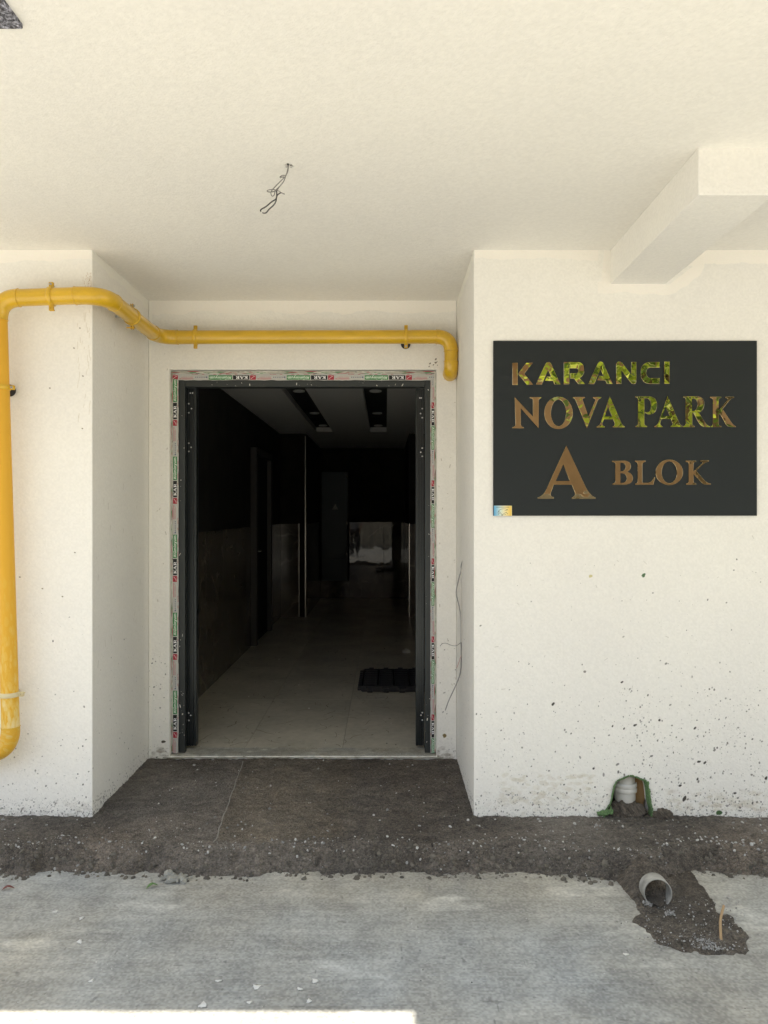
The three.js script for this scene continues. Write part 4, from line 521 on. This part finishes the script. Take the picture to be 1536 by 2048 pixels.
function tree(x, z, h, cx, cy, cz, rx, ry, rz, n, label, o) {
  const t = tag(group('broadleaf_tree', [x, -0.085, z]), label, 'tree', 'trees across the yard'), bark = std({ color: lin(.12, .09, .06), roughness: 1 }), lm = [[.30, .42, .05], [.38, .50, .06], [.07, .14, .02]].map((c) => new THREE.MeshPhysicalMaterial({ color: lin(...c), roughness: .9, transmission: .5, thickness: 0, side: THREE.DoubleSide }));  // leaf colours carry light: bright tones for sunlit leaves, dark tone for shaded gaps
  const g = [cyl(V(0, 0, 0), V(.05, h, 0), .14, 12, false, .09)]; for (let i = 0; i < 9; i++) { const a = i * 2.4 + o, e = V(cx - x + Math.cos(a) * rx * .7, cy + rr(-.5, .6) * ry, cz - z + Math.sin(a) * rz * .7); g.push(tube([V(.04, h * rr(.75, .98), 0), V(e.x * .5, (h + e.y) / 2 + .1, e.z * .5), e], .03, 10, 6)); } mesh('trunk', merge(g.map((q) => q.toNonIndexed())), bark, t);
  const lf = []; for (let k = 0; k < 3; k++) lf.push({ p: [], i: [] });
  const cl = []; for (let i = 0; i < 60; i++) { const a = rnd() * 6.28, b = Math.acos(rr(-1, 1)), q = Math.cbrt(rnd()); cl.push([cx - x + Math.cos(a) * Math.sin(b) * rx * q, cy + Math.cos(b) * ry * q, cz - z + Math.sin(a) * Math.sin(b) * rz * q, rr(.25, .55)]); }
  const A = V(), B = V(), C = V();
  for (let i = 0; i < n; i++) { const c = cl[Math.floor(rnd() * cl.length)], s = rr(.05, .105); A.set(rr(-1, 1), rr(-1, 1), rr(-1, 1)); if (A.length() > 1) { i--; continue; } const P = V(c[0] + A.x * c[3], c[1] + A.y * c[3] * .8, c[2] + A.z * c[3]); B.set(rr(-1, 1), rr(-.6, .2), rr(-1, 1)).normalize(); C.set(rr(-1, 1), rr(-.3, .3), rr(-1, 1)).cross(B).normalize(); const q = lf[i % 3], k = q.p.length / 3; const a = P.clone().addScaledVector(B, -s), b = P.clone().addScaledVector(C, s * .45).addScaledVector(B, s * .1), d = P.clone().addScaledVector(B, s * 1.1), e = P.clone().addScaledVector(C, -s * .45).addScaledVector(B, s * .1); for (const v of [a, b, d, e]) q.p.push(v.x, v.y, v.z); q.i.push(k, k + 1, k + 2, k, k + 2, k + 3); }
  const crown = group('crown', [0, 0, 0], t); lf.forEach((q, k) => { const bg = new THREE.BufferGeometry(); bg.setAttribute('position', new THREE.Float32BufferAttribute(q.p, 3)); bg.setIndex(q.i); bg.computeVertexNormals(); const m = mesh('foliage', bg, lm[k], crown); m.userData.kind = 'stuff'; });
}
tree(4.7, 7.6, 2.6, 4.35, 3.95, 7.4, 2.1, 1.3, 1.5, 5000, 'leafy green tree standing close across the yard', 1);
tree(9.5, 9.5, 2.6, 9.5, 4.4, 9.5, 2.3, 1.8, 2.0, 7000, 'broad green tree beside the garden wall across the yard', 4);

// someone standing in the yard, mirrored in the polished end of the hall
{ const J = [[V(-.10, .07, 0), V(-.10, .07, -.14), .045, .035, 2], [V(.10, .07, 0), V(.11, .07, -.14), .045, .035, 2], [V(-.10, .08, 0), V(-.11, .48, .0), .045, .062, 1], [V(.10, .08, 0), V(.11, .48, 0), .045, .062, 1], [V(-.11, .48, 0), V(-.09, .90, .01), .066, .09, 1], [V(.11, .48, 0), V(.09, .90, .01), .066, .09, 1], [V(-.06, .95, .01), V(.06, .95, .01), .125, .125, 1], [V(0, 1.0, .01), V(0, 1.32, 0), .135, .155, 3], [V(-.12, 1.40, .01), V(.12, 1.40, .01), .085, .085, 3], [V(0, 1.42, 0), V(0, 1.54, -.01), .055, .052, 0], [V(0, 1.62, -.02), V(0, 1.69, -.01), .078, .092, 0], [V(0, 1.60, -.105), V(0, 1.635, -.098), .014, .010, 0],
    [V(-.19, 1.40, .01), V(-.25, 1.13, .03), .056, .045, 3], [V(-.25, 1.13, .03), V(-.22, .90, -.05), .042, .032, 0], [V(.19, 1.40, .01), V(.25, 1.13, .03), .056, .045, 3], [V(.25, 1.13, .03), V(.22, .90, -.05), .042, .032, 0], [V(-.22, .89, -.05), V(-.215, .82, -.07), .034, .036, 0], [V(.22, .89, -.05), V(.215, .82, -.07), .034, .036, 0]];
  for (const s of [-1, 1]) for (let f = 0; f < 4; f++) J.push([V(s * .215, .81, -.095 + f * .019), V(s * .205, .735 + .008 * Math.abs(f - 1.5), -.105 + f * .02), .010, .008, 0]); for (const s of [-1, 1]) J.push([V(s * .21, .85, -.085), V(s * .195, .79, -.125), .011, .009, 0]);
  const mc = new MarchingCubes(72, new THREE.MeshStandardMaterial(), false, false, 400000), n = 72, half = 0.95, q = V(); mc.isolation = 0;
  const fieldAt = (p) => { let d = 9, tone = 0, best = 9; for (const [a, b, ra, rb, t] of J) { const ab = V().subVectors(b, a), h = clamp(p.clone().sub(a).dot(ab) / ab.lengthSq()), e = p.distanceTo(ab.multiplyScalar(h).add(a)) - mix(ra, rb, h); if (e < best) { best = e; tone = t; } const k = 0.022, m = Math.max(k - Math.abs(d - e), 0) / k; d = Math.min(d, e) - m * m * k / 4; } return [d, tone]; };
  for (let z = 0; z < n; z++) for (let y = 0; y < n; y++) for (let x = 0; x < n; x++) { q.set((x / n * 2 - 1) * 0.36, (y / n * 2 - 1) * half + 0.9, (z / n * 2 - 1) * 0.3); mc.field[x + y * n + z * n * n] = -fieldAt(q)[0]; }
  mc.update(); const c = mc.count, pos = mc.positionArray.slice(0, c * 3), col = new Float32Array(c * 3), tones = [[.45, .29, .21], [.02, .022, .028], [.05, .05, .05], [.22, .22, .24]];
  for (let i = 0; i < c; i++) { pos[3 * i] *= 0.36; pos[3 * i + 1] = pos[3 * i + 1] * half + 0.9; pos[3 * i + 2] *= 0.3; const t = fieldAt(q.set(pos[3 * i], pos[3 * i + 1], pos[3 * i + 2]))[1]; col.set(tones[t], 3 * i); }
  const g = new THREE.BufferGeometry(); g.setAttribute('position', new THREE.BufferAttribute(pos, 3)); g.setAttribute('color', new THREE.BufferAttribute(col, 3)); const gm = mergeVertices(g, 1e-5); gm.computeVertexNormals();
  const p = tag(group('person', [-1.1, -0.085, 5.3]), 'person in grey shirt and dark trousers standing in the yard', 'person'); mesh('body', gm, std({ vertexColors: true, roughness: .85 }), p);
  mesh('hair', new THREE.SphereGeometry(.098, 24, 14, 0, 6.3, 0, 1.7).scale(.92, 1, 1.05).rotateX(.45).translate(0, 1.695, 0.0), std({ color: lin(.02, .016, .012), roughness: .8 }), p);
}
scene.traverse((o) => { if (o.isMesh) o.castShadow = o.receiveShadow = true; });
renderer.render(scene, camera);
